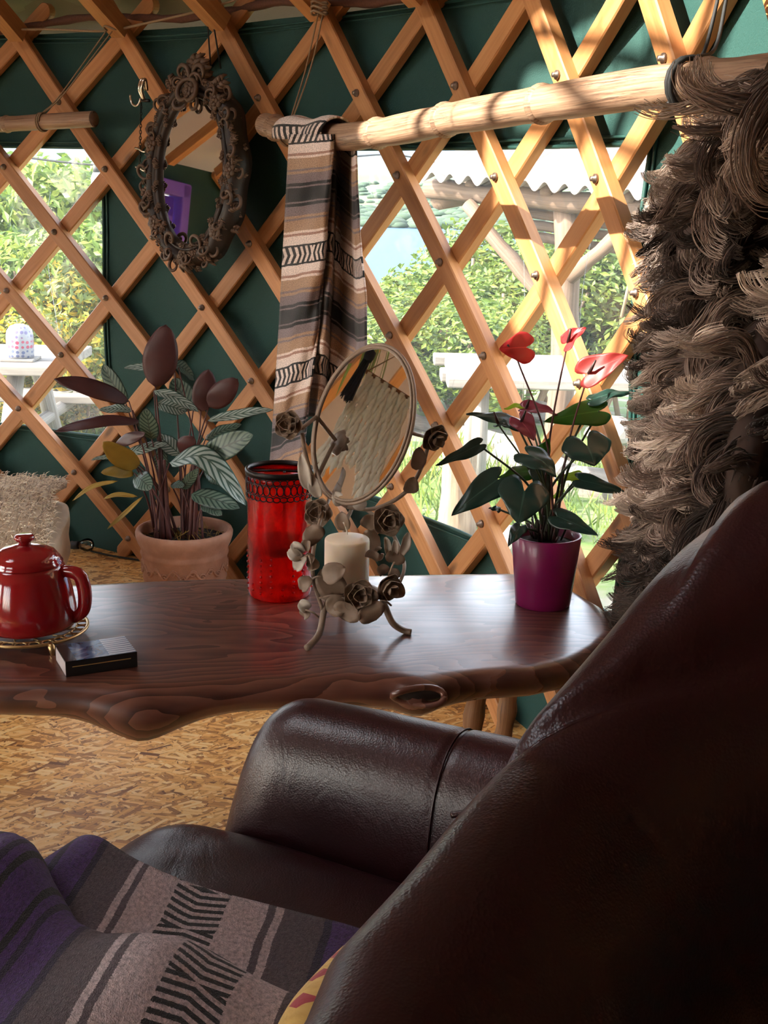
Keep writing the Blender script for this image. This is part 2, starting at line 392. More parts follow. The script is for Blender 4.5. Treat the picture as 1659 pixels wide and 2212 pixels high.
# ------------------------------------------------------------------ lattice of pine laths, bolted where they cross
DTH = 2 * PI / 88; TH0 = 0.3800
gz = np.array([0.0184, 0.0059, -0.0051, -0.0106, -0.0117, -0.008, -0.0024, 0.0032, 0.0104])
zz_ = np.array([0.348, 0.184, 0.011, -0.166, -0.342, -0.517, -0.69, -0.859, -1.026])
rows = np.arange(9); PG = np.polyfit(rows, gz, 3); PZ = np.polyfit(rows, zz_, 2)
def lat(c, r): return TH0 + DTH * c + float(np.polyval(PG, r)), CAMZ + float(np.polyval(PZ, r))
LW, LT = 0.043, 0.024
def lath_mesh(sgn, r0, r1, name, rot0=0.0):
    """sgn +1 runs down to the right (front layer), -1 down to the left (back layer); centred on the yurt axis"""
    R = YR + 0.006 if sgn > 0 else YR + 0.006 + LT
    n = 44; rr = [r0 + (r1 - r0) * k / n for k in range(n + 1)]
    P = []
    for r in rr:
        th, z = lat(sgn * r, r); th += rot0
        P.append(Vector((R * math.sin(th), R * math.cos(th), z)))
    L = [0]
    for k in range(n): L.append(L[-1] + (P[k + 1] - P[k]).length)
    v = []; f = []; pc = []
    # extra rings at both ends for the rounded tips
    ring = []
    for k in range(n + 1): ring.append((P[k], 1.0, L[k]))
    def tip(a, b, s0):
        t = (a - b).normalized(); out = []
        for q in (0.35, 0.65, 0.88, 1.0):
            out.append((a + t * (q * LW * 0.5), math.sqrt(max(0.0, 1 - q * q)) * 0.999 + 0.03, s0 - q * LW * 0.5 if s0 == 0 else s0 + q * LW * 0.5))
        return out
    ring = list(reversed(tip(P[0], P[1], 0))) + ring + tip(P[-1], P[-2], L[-1])
    ch = 0.0025; m = len(ring)
    for k, (c, wsc, l) in enumerate(ring):
        a = ring[max(k - 1, 0)][0]; b = ring[min(k + 1, m - 1)][0]; T = (b - a).normalized()
        nr = Vector((-c.x, -c.y, 0)).normalized(); nr = (nr - T * nr.dot(T)).normalized(); B = T.cross(nr)
        w, h = LW / 2 * wsc, LT / 2; cw = ch * min(1, wsc)
        for (x, y) in ((-w + cw, h), (w - cw, h), (w, h - ch), (w, -h), (-w, -h), (-w, h - ch)):
            v.append(c + B * x + nr * y); pc.append((l, x, y))
    for k in range(m - 1):
        for q in range(6):
            f.append((k * 6 + q, k * 6 + (q + 1) % 6, (k + 1) * 6 + (q + 1) % 6, (k + 1) * 6 + q))
    f.append(tuple(range(5, -1, -1))); f.append(tuple((m - 1) * 6 + q for q in range(6)))
    return MB().add(v, f, pc).mesh(name, M['lath'], False)
lattice = empty('lattice_wall', YC); tag(lattice, 'criss-cross lattice of orange pine laths lining the round green wall', 'lattice')
full = {s: lath_mesh(s, -0.36, 8.3, 'lath') for s in (1, -1)}
bm_ = MB(); lathe(bm_, [(0.0, -0.002), (0.0085, -0.002), (0.0085, 0.002), (0.0045, 0.003), (0.0045, 0.009), (0.0, 0.0095)], 10)
bolt_me = bm_.mesh('bolt', M['steel'])
door_mid = (DOOR[0] + DOOR[1]) / 2
for s in (1, -1):
    for k in range(44):
        c0 = 2 * k - 44
        # rows where this lath would cross the doorway
        hit = []
        for r in np.arange(-0.36, 8.31, 0.05):
            th, z = lat(c0 + s * r, r); th = (th + PI) % (2 * PI) - PI
            if DOOR[0] - 0.06 < th < DOOR[1] + 0.06: hit.append(r)
        if not hit:
            ls = [(link('lath', full[s], lattice), None)]; ls[0][0].rotation_euler = (0, 0, -DTH * c0)
        else:
            ls = []
            for a, b in ((-0.36, min(hit)), (max(hit), 8.3)):
                if b - a > 0.6: ls.append((link('lath', lath_mesh(s, a, b, 'lath', DTH * c0), lattice), 1))
        if s == 1 and ls and not hit:
            th, _ = lat(c0 + 4, 4)
            if -0.3 < th < 1.9:
                for r in range(9):
                    t2, z = lat(r, r); b = link('bolt', bolt_me, ls[0][0])
                    nr = Vector((-math.sin(t2), -math.cos(t2), 0))
                    b.location = Vector((YR * math.sin(t2), YR * math.cos(t2), z)) + nr * 0.008
                    b.rotation_euler = (nr.to_track_quat('Z', 'Y') @ Quaternion((0, 0, 1), r * 1.3)).to_euler()
# ------------------------------------------------------------------ roof poles and crown
frame = empty('roof_frame', YC + Vector((0, 0, WALLTOP))); tag(frame, 'pine roof poles rising from the lattice to the crown ring', 'roof frame')
fl = frame.location
def pole_mesh():
    m = MB(); p0 = Vector((0, 2.475, 1.452)) - Vector((0, 0, WALLTOP)); p1 = Vector((0, CR - 0.03, CZ)) - Vector((0, 0, WALLTOP))
    T = (p1 - p0).normalized(); B = Vector((1, 0, 0)); Nn = T.cross(B); v = []; pc = []; n = 10
    for k in range(n + 1):
        c = p0.lerp(p1, k / n)
        for (x, y) in ((-1, -1), (1, -1), (1, 1), (-1, 1)):
            v.append(c + B * 0.022 * x + Nn * 0.022 * y); pc.append((2.2 * k / n, x * 0.022, y * 0.022))
    f = [(k * 4 + q, k * 4 + (q + 1) % 4, k * 4 + 4 + (q + 1) % 4, k * 4 + 4 + q) for k in range(n) for q in range(4)] + [(3, 2, 1, 0), tuple(n * 4 + q for q in range(4))]
    return m.add(v, f, pc).mesh('roof_pole', M['pole'], False)
pm = pole_mesh()
for k in range(44):
    o = link('roof_pole', pm, frame); o.rotation_euler = (0, 0, -(lat(2 * k - 44, 0)[0] + 0.012))
m = MB(); lathe(m, [(CR - 0.05, -0.035), (CR + 0.02, -0.035), (CR + 0.02, 0.05), (CR - 0.05, 0.05), (CR - 0.05, -0.035)], 64, (0, 0, CZ - WALLTOP), close=True); m.build('crown_ring', M['pole'], frame, False)
for a in (0, PI / 2):
    for s in (-0.12, 0.12):
        d = Vector((math.cos(a), math.sin(a), 0)); q = Vector((-d.y, d.x, 0)) * s; m = MB()
        tube(m, [d * (CR * x) + q + Vector((0, 0, CZ - WALLTOP + 0.03 + 0.14 * (1 - x * x))) for x in np.linspace(-0.97, 0.97, 15)], 0.016, 6); m.build('crown_rib', M['pole'], frame)
m = MB(); lathe(m, [(CR * math.cos(a), 0.05 + 0.60 * math.sin(a)) for a in np.linspace(0, PI / 2, 14)], 48, YC + Vector((0, 0, CZ)), close=True)
dome = m.build('window_7', M['vinyl']); struct(dome, 'clear dome over the crown of the roof')
# ------------------------------------------------------------------ outside: slope, loch, far shore
def ground_z(x, y):
    d = math.hypot(x - YC.x, y - YC.y)
    if d < 4.2: z = -0.35
    elif d < 16: z = -0.35 - (d - 4.2) * 0.11
    else: z = -1.65 - (d - 16) * 0.16
    return max(z, -26.0) + 0.03 * math.sin(x * 1.7 + y) + 0.03 * math.sin(y * 2.3 - x)
def land_mat(name, stops, scale, rough=0.95, bump=0.3):
    t = NT(name); o = t.obj(); n = t.noise(o, scale, 6, 0.6); c = t.ramp(n.outputs[0], stops); t.set(color=c, rough=rough); t.bump(n.outputs[0], bump, 0.05); return t.m
M['grass'] = land_mat('lawn_and_gravel', [(0.36, (0.26, 0.225, 0.185)), (0.46, (0.20, 0.18, 0.12)), (0.5, (0.085, 0.15, 0.02)), (0.65, (0.13, 0.20, 0.03))], 0.55)
m = MB(); rad = [2.8, 3.2, 3.7, 4.2, 4.8, 5.5, 6.3, 7.2, 8.5, 10, 12, 15, 20, 30, 45, 70, 110, 170, 230]; NA = 72; v = []; f = []
for r in rad:
    for k in range(NA):
        q = cyl(2 * PI * k / NA, r, 0); v.append((q.x, q.y, ground_z(q.x, q.y)))
for j in range(len(rad) - 1):
    for k in range(NA): f.append((j * NA + k, (j + 1) * NA + k, (j + 1) * NA + (k + 1) % NA, j * NA + (k + 1) % NA))
o = m.add(v, f).build('ground', M['grass']); struct(o, 'sunlit lawn and pale gravel falling away outside the yurt')
t = NT('loch_water'); n = t.noise(t.mapping(t.obj(), (0.02, 0.06, 1)), 1.0, 4); t.set(color=(0.035, 0.072, 0.145), rough=0.6, spec=0.1); t.bump(n.outputs[0], 0.2, 0.5); M['water'] = t.m
m = MB(); m.add([(-1500, 120, -25), (1500, 120, -25), (1500, 760, -25), (-1500, 760, -25)], [(0, 1, 2, 3)]); o = m.build('lake', M['water']); struct(o, 'pale blue loch beyond the trees')
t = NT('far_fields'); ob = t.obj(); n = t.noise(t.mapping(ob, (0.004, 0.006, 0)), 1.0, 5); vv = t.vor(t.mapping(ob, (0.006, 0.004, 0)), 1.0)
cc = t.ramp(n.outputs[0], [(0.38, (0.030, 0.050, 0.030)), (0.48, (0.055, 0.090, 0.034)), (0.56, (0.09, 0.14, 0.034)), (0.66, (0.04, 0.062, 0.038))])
zz = t.sep(ob); hz = t.ramp(t.math('DIVIDE', zz[2], 160.0), [(0.0, (0, 0, 0)), (0.28, (1, 1, 1))]); hazy_moor = t.ramp(t.noise(t.mapping(ob, (0.003, 0.003, 0.01)), 1.0, 5).outputs[0], [(0.35, (0.045, 0.065, 0.105)), (0.7, (0.075, 0.10, 0.15))])
t.set(color=t.mix(hz, cc, hazy_moor), rough=1.0); M['far'] = t.m  # blue distance haze painted into the colour of the high ground
def far_z(a, s):   # s 0..1 from the far shore to the summits
    h = -25 + 12 * s
    if s > 0.12: h += 55 * (s - 0.12) * (1 + 0.3 * math.sin(a * 31))
    if s > 0.45: h += (s - 0.45) * (330 + 130 * math.sin(a * 9 + 1.0) + 60 * math.sin(a * 23))
    return h
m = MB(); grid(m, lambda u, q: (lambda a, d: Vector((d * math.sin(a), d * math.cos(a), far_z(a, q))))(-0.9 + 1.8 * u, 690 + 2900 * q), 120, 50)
o = m.build('hills', M['far']); struct(o, 'green fields and moorland hills coloured with blue haze across the loch')
m = MB(); rr_ = random.Random(3)
for k in range(900):
    a = -0.15 + 0.5 * rr_.random(); q = rr_.random() ** 1.5 * 0.4; d = 690 + 2900 * q; s = 2.2 + 3 * rr_.random(); z = far_z(a, q)
    lathe(m, [(s * 1.6, 0), (s * 1.9, s * 0.4), (s * 1.1, s * 0.9), (0.0, s * 1.05)], 7, (d * math.sin(a), d * math.cos(a), z))
M['fartree'] = flat('far_woodland', (0.035, 0.06, 0.035), 1.0, 0.4, 0.05)
o = m.build('treeline', M['fartree']); tag(o, 'clumps of woodland along the far shore of the loch', 'woodland', None, 'stuff')

# ------------------------------------------------------------------ shrubs: leaf geometry shared between copies
def leaf_mat(name, stops, tr=0.4):
    t = NT(name); p = t.sep(t.pc()); c = t.ramp(p[0], stops); hv = t.n('ShaderNodeHueSaturation'); t.inp(hv, 'Value', t.math('ADD', t.math('MULTIPLY', t.rand(), 0.3), 0.85)); t.l(c, hv.inputs['Color'])
    t.set(color=hv.outputs[0], rough=0.55); t.translucent(tr, hv.outputs[0]); return t.m
M['shrub_a'] = leaf_mat('shrub_leaf', [(0.0, (0.045, 0.085, 0.014)), (0.5, (0.11, 0.175, 0.024)), (0.85, (0.20, 0.26, 0.036)), (1.0, (0.28, 0.31, 0.06))])
M['shrub_b'] = leaf_mat('shrub_leaf_yellow', [(0.0, (0.06, 0.09, 0.015)), (0.5, (0.15, 0.18, 0.025)), (0.75, (0.33, 0.25, 0.02)), (1.0, (0.46, 0.29, 0.012))])
M['shrub_c'] = leaf_mat('shrub_leaf_cool', [(0.0, (0.04, 0.075, 0.026)), (0.6, (0.09, 0.14, 0.045)), (1.0, (0.17, 0.22, 0.08))])
def foliage(name, n, sx, sz, ls, mat, seed):
    r = random.Random(seed); m = MB(); blobs = [(Vector((r.uniform(-.6, .6) * sx, r.uniform(-.5, .5) * sx, r.uniform(0.12, 0.85) * sz)), r.uniform(0.28, 0.5) * sx) for _ in range(10)]
    v = []; f = []; p = []
    for k in range(n):
        c, R = r.choice(blobs); d = Vector((r.gauss(0, 1), r.gauss(0, 1), r.gauss(0, 1))).normalized(); q = c + d * R * (0.65 + 0.4 * r.random())
        nn = (d + Vector((r.gauss(0, .6), r.gauss(0, .6), r.gauss(0, .6)))).normalized(); a = nn.orthogonal().normalized(); a = Quaternion(nn, r.uniform(0, 6.3)) @ a; b = nn.cross(a); s = ls * r.uniform(0.6, 1.3); i = len(v); cv = r.random()
        v += [q - a * s, q + b * s * 0.45 + nn * s * 0.12, q + a * s, q - b * s * 0.45 + nn * s * 0.12]; f.append((i, i + 1, i + 2, i + 3)); p += [(cv, 0, 0)] * 4
    return m.add(v, f, p).mesh(name, mat, False)
fol = {k: foliage('foliage', 7000, 0.75, 1.5, 0.036, M['shrub_' + k], i) for i, k in enumerate('abc')}
stm = MB(); r_ = random.Random(5)
for k in range(7):
    a = r_.uniform(0, 6.3); tube(stm, spline([(0.05 * math.cos(a), 0.05 * math.sin(a), -0.1), (0.2 * math.cos(a), 0.2 * math.sin(a), 0.5), (0.36 * math.cos(a + .4), 0.36 * math.sin(a + .4), 1.2)], 4), [0.02 - 0.0013 * i for i in range(9)], 5)
stem_me = stm.mesh('stems', M['bark'])
def shrub(px, py_top, Y, sc_, kind, label, group, zs=1.0):
    """a shrub whose top shows at that pixel and that stands at distance Y"""
    tp = at_y(px, py_top, Y); g = ground_z(tp.x, tp.y); h = max(0.6, tp.z - g)
    e = empty('shrub', (tp.x, tp.y, g), (0, 0, random.uniform(0, 6.3))); e.scale = (sc_, sc_, h / 1.5)
    tag(e, label, 'shrub', group); link('foliage', fol[kind], e); link('stems', stem_me, e); return e
random.seed(11)
LB = 'bushy green shrub seen through the left-hand window'
for (x, yt, Y, s, k) in [(-60, 300, 9.5, 1.5, 'c'), (60, 330, 9.0, 1.3, 'a'), (150, 345, 10.5, 1.4, 'a'), (225, 420, 9, 1.2, 'c'), (30, 420, 8.2, 1.0, 'c'), (110, 470, 8.0, 1.0, 'a'), (260, 350, 12, 1.6, 'a'), (-10, 320, 11, 1.5, 'a')]:
    shrub(x, yt, Y, s, k, LB, 'green shrubs beyond the left window')
LY = 'yellow-flowering shrub beside the picnic table outside the left window'
for (x, yt, Y, s, k) in [(20, 560, 7.4, .8, 'b'), (120, 600, 7.2, .8, 'b'), (205, 690, 7.0, .7, 'b'), (75, 640, 7.0, .75, 'b')]:
    shrub(x, yt, Y, s, k, LY, 'yellow shrubs beyond the left window')
LR = 'bright green bush below the loch seen through the right-hand window'
for (x, yt, Y, s, k) in [(800, 600, 13, 1.6, 'c'), (870, 585, 13, 1.5, 'a'), (930, 610, 12, 1.5, 'a'), (1000, 560, 13, 1.6, 'a'), (1080, 470, 14, 1.9, 'a'), (1150, 560, 12, 1.5, 'a'), (1020, 640, 10.5, 1.2, 'a'), (880, 660, 10.5, 1.2, 'a'), (1300, 500, 12.5, 1.7, 'a'), (1380, 520, 12, 1.6, 'a'), (1230, 560, 13, 1.6, 'a'), (770, 640, 11, 1.3, 'a')]:
    shrub(x, yt, Y, s, k, LR, 'bushes beyond the right window')

# ------------------------------------------------------------------ timber shelter with a corrugated roof
M['sheet'] = flat('corrugated_sheet', (0.24, 0.20, 0.175), 0.6, 0.3, 6, 0.1)
M['log'] = wood('shelter_log', (0.065, 0.038, 0.022), (0.11, 0.068, 0.042), (0.16, 0.105, 0.068), 0.8, 0.5, False)
SY = 7.6
e0 = at_y(915, 372, SY + 0.5); e1 = at_y(1480, 420, SY - 0.5)          # eave
sh = empty('shelter', (e0.x, e0.y, ground_z(e0.x, e0.y))); tag(sh, 'timber garden shelter with a wavy corrugated roof beyond the window', 'shelter'); sl = sh.location
ea = e1 - e0; en = Vector((-ea.y, ea.x, 0)).normalized()
m = MB()
def rf(u, q): return e0 + ea * u + en * (2.0 * q - 0.15) + Vector((0, 0, 0.55 * q + 0.028 * math.sin(u * ea.length / 0.13 * 2 * PI) - 0.02)) - sl
slab(m, rf, 1, 150, 6, 0.006); m.build('roof', M['sheet'], sh)
m = MB(); slab(m, lambda u, q: e0 + ea * u + en * (1.85 + 2.0 * q) + Vector((0, 0, 0.62 - 0.55 * q + 0.028 * math.sin(u * ea.length / 0.13 * 2 * PI))) - sl, 1, 150, 6, 0.006); m.build('roof', M['sheet'], sh)
def log(name, a, b, r, par, mat, bend=0.0, n=9, org=None):
    m = MB(); a = Vector(a); b = Vector(b); side = (b - a).cross(Vector((0, 0, 1))); side = side.normalized() if side.length > 1e-5 else Vector((1, 0, 0))
    pts = [a.lerp(b, k / n) + side * bend * math.sin(PI * k / n) + Vector((0.12 * r * math.sin(k * 2.1), 0.12 * r * math.cos(k * 1.3), 0.1 * r * math.sin(k * 1.7))) for k in range(n + 1)]
    tube(m, [p - (org if org is not None else Vector()) for p in pts], [r * (1 + 0.1 * math.sin(k * 1.9)) for k in range(n + 1)], 10); return m.build(name, mat, par)
log('eave_beam', e0 + Vector((0, 0, -0.10)) + en * 0.05, e1 + Vector((0, 0, -0.10)) + en * 0.05, 0.06, sh, M['log'], 0, 12, sl)
log('cross_beam', e0 + Vector((0.1, 0, -0.16)), e0 + en * 2.6 + Vector((0.2, 0, 0.1)), 0.07, sh, M['log'], 0.0, 8, sl)
p0 = at_y(1228, 430, SY + .1); log('post', Vector((p0.x, p0.y, ground_z(p0.x, p0.y) - .1)), p0, 0.085, sh, M['log'], 0.03, 8, sl)
p1 = at_y(1560, 430, SY - .4); log('post', Vector((p1.x, p1.y, ground_z(p1.x, p1.y) - .1)), p1, 0.085, sh, M['log'], 0.03, 8, sl)
log('brace', at_y(1010, 440, SY + .3), at_y(1205, 680, SY), 0.045, sh, M['log'], 0.02, 8, sl)
log('brace', at_y(1230, 600, SY), at_y(1420, 440, SY - .3), 0.045, sh, M['log'], 0.02, 8, sl)
m = MB(); bq = [at_y(1130, 520, SY + .5), at_y(1400, 560, SY), at_y(1400, 470, SY), at_y(1100, 430, SY + .5)]
M['slats'] = M['log']
for k in range(4):
    a = bq[3].lerp(bq[0], k / 3.5); b = bq[2].lerp(bq[1], k / 3.5); log('rail', a, b, 0.03, sh, M['log'], 0, 5, sl)
for k in range(3):
    log('rafter', e0 + ea * (0.2 + 0.3 * k) + Vector((0, 0, -.06)), e0 + ea * (0.2 + 0.3 * k) + en * 2 + Vector((0, 0, .5)), 0.04, sh, M['log'], 0, 5, sl)
# ------------------------------------------------------------------ logs, stump, slab table and stones in the garden
def ground_at(px, py):
    lo, hi = 3.0, 40.0
    for _ in range(40):
        mid = (lo + hi) / 2; p = at_y(px, py, mid)
        if p.z > ground_z(p.x, p.y): lo = mid
        else: hi = mid
    p = at_y(px, py, lo); return Vector((p.x, p.y, ground_z(p.x, p.y)))
def stump(px, py, r, h, label):
    g = ground_at(px, py); e = empty('tree_stump', g); tag(e, label, 'stump'); m = MB(); n = 16; v = []; f = []; H = 8
    for j in range(H + 1):
        for k in range(n):
            a = 2 * PI * k / n; q = r * (1 + 0.25 * (1 - j / H)**3 + 0.06 * math.sin(k * 3 + j) + 0.05 * math.sin(k * 5.3)); v.append((q * math.cos(a), q * math.sin(a), h * j / H - 0.03))
    for j in range(H):
        for k in range(n): f.append((j * n + k, j * n + (k + 1) % n, (j + 1) * n + (k + 1) % n, (j + 1) * n + k))
    m.add(v, f, [(q[2], math.atan2(q[1], q[0]) * r, 0) for q in v]).build('bark', M['bark'], e)
    m = MB(); lathe(m, [(r * 0.97, h - 0.035), (r * 0.9, h - 0.02), (0.0, h - 0.018)], 16); m.build('cut_face', M['greywood'], e)
stump(985, 1165, 0.075, 0.42, 'upright brown log post standing on the gravel outside the right-hand window')
def garden_log(a, b, r, label):
    pa, pb = ground_at(*a), ground_at(*b); pa.z += r * .9; pb.z += r * .9; o = log('fallen_log', pa, pb, r, None, M['greywood'], 0.05, 10); tag(o, label, 'log')
garden_log((860, 915), (1110, 985), 0.075, 'weathered grey log lying along the edge of the lawn')
garden_log((1090, 1010), (1400, 1110), 0.09, 'pale bleached log lying nearest the right-hand window')
M['stone'] = flat('pale_stone', (0.22, 0.19, 0.165), 0.9, 0.3, 4, 0.6)
def stone(px, py, r, label, sq=0.6):
    g = ground_at(px, py); bm = bmesh.new(); bmesh.ops.create_icosphere(bm, subdivisions=3, radius=1)
    for q in bm.verts:
        s = 1 + 0.28 * mnoise.noise(q.co * 1.3 + Vector((px, py, 0))) + .1 * mnoise.noise(q.co * 3 + Vector((px, 0, 0))); q.co = Vector((q.co.x * s * r, q.co.y * s * r, q.co.z * s * r * sq))
    me = bpy.data.meshes.new('boulder'); bm.to_mesh(me); bm.free(); me.materials.append(M['stone'])
    o = link('boulder', me, None, g + Vector((0, 0, r * sq * 0.7))); tag(o, label, 'boulder')
stone(1080, 1190, 0.11, 'small pale boulder near the tree stump outside')
stone(1320, 960, 0.2, 'broad pale boulder behind the red flowers outside')
stone(1165, 905, 0.16, 'squat pale boulder under the slab table outside')
# slab table of bleached planks
tb0 = at_y(1075, 800, 6.3); te = empty('garden_table', (tb0.x + .35, tb0.y, ground_z(tb0.x, tb0.y))); tag(te, 'bleached plank garden table standing outside the right-hand window', 'table'); tl = te.location
tz = tb0.z
for k in range(5):
    m = MB(); box(m, (0.02 * math.sin(k * 3), -0.36 + 0.18 * k, tz - tl.z), (1.25 + .06 * math.sin(k * 2), 0.165, 0.05), ch=0.008); m.build('plank', M['greywood'], te, False)
for sx in (-.45, .45):
    for sy in (-.28, .28):
        m = MB(); tube(m, [(sx, sy, -0.1), (sx, sy, tz - tl.z - .02)], 0.04, 8); m.build('leg', M['greywood'], te)
# ------------------------------------------------------------------ picnic table and mosaic jar outside the left window
ptb = at_y(40, 790, 5.6); pe = empty('picnic_table', (ptb.x - .42, ptb.y + .2, ground_z(ptb.x, ptb.y))); tag(pe, 'bleached wooden picnic table outside the left-hand window', 'table'); pl_ = pe.location
pz = ptb.z - pl_.z
for k in range(4):
    m = MB(); box(m, (0, -0.27 + 0.18 * k, pz), (1.25, 0.165, 0.045), ch=0.006); m.build('plank', M['greywood'], pe, False)
for k, yy in enumerate((0.62, -.6)):
    for j in range(2):
        m = MB(); box(m, (0.12, yy + 0.13 * j, pz - 0.29), (1.35, 0.12, 0.04), ch=0.006); m.build('bench_plank', M['greywood'], pe, False)
for sx in (-.4, .4):
    for sy in (-1, 1):
        m = MB(); tube(m, [(sx, sy * .55, -0.05), (sx, sy * .16, pz - .02)], 0.04, 6); m.build('leg', M['greywood'], pe)
    m = MB(); tube(m, [(sx, -.66, pz - .33), (sx, .76, pz - .33)], 0.035, 6); m.build('cross_bar', M['greywood'], pe)
t = NT('mosaic_dots'); p = t.pc(); vo = t.vor(t.mapping(p, (16, 46, 0)), 1.0, rnd=0.35); rr = t.sep(p)
band = t.ramp(t.math('MULTIPLY', rr[1], 4.2), [(0.0, (0.85, 0.55, 0.15)), (0.22, (0.85, 0.55, 0.15)), (0.24, (0.18, 0.22, 0.42)), (0.42, (0.2, 0.24, 0.42)), (0.44, (0.75, 0.1, 0.2)), (0.62, (0.6, 0.1, 0.3)), (0.64, (0.3, 0.25, 0.5)), (1, (0.35, 0.35, 0.55))], 'CONSTANT')
dot = t.math('LESS_THAN', vo.outputs[0], 0.36); t.set(color=t.mix(dot, (0.20, 0.20, 0.22), t.mix(1.0, band, (0.35, 0.35, 0.35), 'MULTIPLY')), rough=0.3); M['mosaic'] = t.m
jp = Vector((at_y(36, 790, 5.55).x, ptb.y + .02, ptb.z + 0.023)); je = empty('mosaic_jar', jp); tag(je, 'domed white jar with coloured mosaic dots standing on the picnic table', 'jar')
m = MB(); lathe(m, [(0.0, 0.012), (0.058, 0.012), (0.061, 0.03), (0.061, 0.11), (0.056, 0.135), (0.04, 0.155), (0.018, 0.163), (0.0, 0.164)], 28); m.build('dome', M['mosaic'], je)
m = MB(); box(m, (0, 0, 0.006), (0.15, 0.14, 0.012), ch=0.003); m.build('base', M['greywood'], je, False)
# overhead cable and festoon lamp
m = MB(); tube(m, spline([at_y(-330, 285, 6.2), at_y(40, 338, 6.2), at_y(209, 357, 6.2), at_y(450, 372, 6.2), at_y(640, 352, 6.3), at_y(780, 337, 6.6), at_y(860, 335, 7.2), Vector(rf(0.0, .15) + sl)], 8), .005, 5); o = m.build('cable', M['blackcord']); tag(o, 'thin black cable strung outside both windows to the shelter', 'cable')
lp = at_y(209, 356, 6.2); le = empty('festoon_lamp', lp); tag(le, 'white festoon lamp hanging from the cable outside the left-hand window', 'lamp')
m = MB(); lathe(m, [(0.0, 0.0), (0.02, 0.0), (0.02, -0.035), (0.0, -0.035)], 12); m.build('socket', M['blackcord'], le)
m = MB(); lathe(m, [(0.02, -0.036), (0.03, -0.06), (0.032, -0.1), (0.024, -0.13), (0.0, -0.14)], 14); m.build('bulb', flat('opal_glass', (0.9, 0.9, 0.88), 0.3, 0.02), le)
# grass and fern blades near the windows
m = MB(); r_ = random.Random(9); v = []; f = []; p = []
for k in range(5200):
    if k % 2: b = at_y(r_.uniform(-60, 270), 900, 1.0)
    else: b = at_y(r_.uniform(740, 1420), 900, 1.0)
    Y = r_.uniform(5.2, 9.0); x, y = b.x * Y, b.y * Y
    if ((x * .7 + y * .31) % 1.3) < .45: continue
    z = ground_z(x, y); h = r_.uniform(.06, .16) * (1.8 if k % 2 else 1); a = r_.uniform(0, 6.3); w = .006; i = len(v); cv = r_.random(); d = Vector((math.cos(a), math.sin(a), 0)); l = Vector((r_.gauss(0, .05), r_.gauss(0, .05), h)); q = Vector((x, y, z))
    v += [q - d * w, q + d * w, q + l * .6 + d * w * .7, q + l, q + l * .6 - d * w * .7]; f.append((i, i + 1, i + 2, i + 3, i + 4)); p += [(cv, 0, 0)] * 5
o = m.add(v, f, p).build('grass', M['shrub_a'], smooth=False); tag(o, 'tufts of long green grass growing outside the windows', 'grass', None, 'stuff')
# ------------------------------------------------------------------ purple door opposite (seen in the oval mirror)
M['purple'] = flat('purple_paint', (0.20, 0.10, 0.62), 0.45, 0.1, 20)
dm = (DOOR[0] + DOOR[1]) / 2
door = empty('door_1', cyl(dm, RC - 0.01, 0), (0, 0, -dm)); struct(door, 'purple painted door with tall glass panes')
dw = 2 * (RC - .01) * math.sin((DOOR[1] - DOOR[0]) / 2)
for nm, c, s in [('jamb', (-dw / 2 + .03, 0, DZ / 2), (.07, .09, DZ)), ('jamb', (dw / 2 - .03, 0, DZ / 2), (.07, .09, DZ)), ('lintel', (0, 0, DZ - .03), (dw, .09, .07)),
                 ('stile', (-dw / 2 + .12, .02, DZ / 2 - .03), (.09, .045, DZ - .08)), ('stile', (dw / 2 - .12, .02, DZ / 2 - .03), (.09, .045, DZ - .08)), ('rail', (0, .02, DZ - .12), (dw - .16, .045, .1)), ('rail', (0, .02, .12), (dw - .16, .045, .2)), ('mullion', (0, .02, DZ / 2), (.035, .04, DZ - .2))]:
    m = MB(); box(m, c, s, ch=0.006); m.build(nm, M['purple'], door, False)
m = MB(); box(m, (0, .02, DZ / 2), (dw - .2, .006, DZ - .2)); m.build('pane', M['vinyl'], door, False)
# threshold beam over the doorway
m = MB(); box(m, cyl(dm, RC + .02, DZ + .03), (dw + .3, .03, .07), M=Matrix.Rotation(-dm, 3, 'Z')); o = m.build('trim_4', M['pole'], smooth=False); struct(o, 'timber head over the purple door')

# ------------------------------------------------------------------ bamboo poles
def bamboo_mat():
    t = NT('bamboo'); p = t.pc(); q = t.mapping(p, (5, 9, 1)); n = t.noise(t.mapping(p, (4, 30, 1)), 1.5, 5, .6); n2 = t.noise(t.mapping(p, (14, 60, 1)), 1.0, 4, .7)
    c = t.ramp(n.outputs[0], [(0.3, (0.18, 0.09, 0.05)), (0.5, (0.33, 0.20, 0.125)), (0.7, (0.45, 0.31, 0.205))])
    dk = t.ramp(n2.outputs[0], [(0.49, (0, 0, 0)), (0.58, (1, 1, 1))]); blot = t.ramp(t.noise(t.mapping(p, (3, 4, 1)), 1.2, 3).outputs[0], [(.42, (0, 0, 0)), (.6, (1, 1, 1))]); c = t.mix(t.math('MULTIPLY', t.math('MULTIPLY', dk, blot), .85), c, (0.07, 0.04, 0.03))
    t.set(color=c, rough=0.45); t.bump(n.outputs[0], .15, .003); return t.m
M['bamboo'] = bamboo_mat()
M['bamboo_cut'] = flat('bamboo_cut_end', (0.22, 0.14, 0.09), 0.8, 0.3, 120)
def chord(pa, pb, R):
    a = at_wall(*pa, R); b = at_wall(*pb, R); return a, b
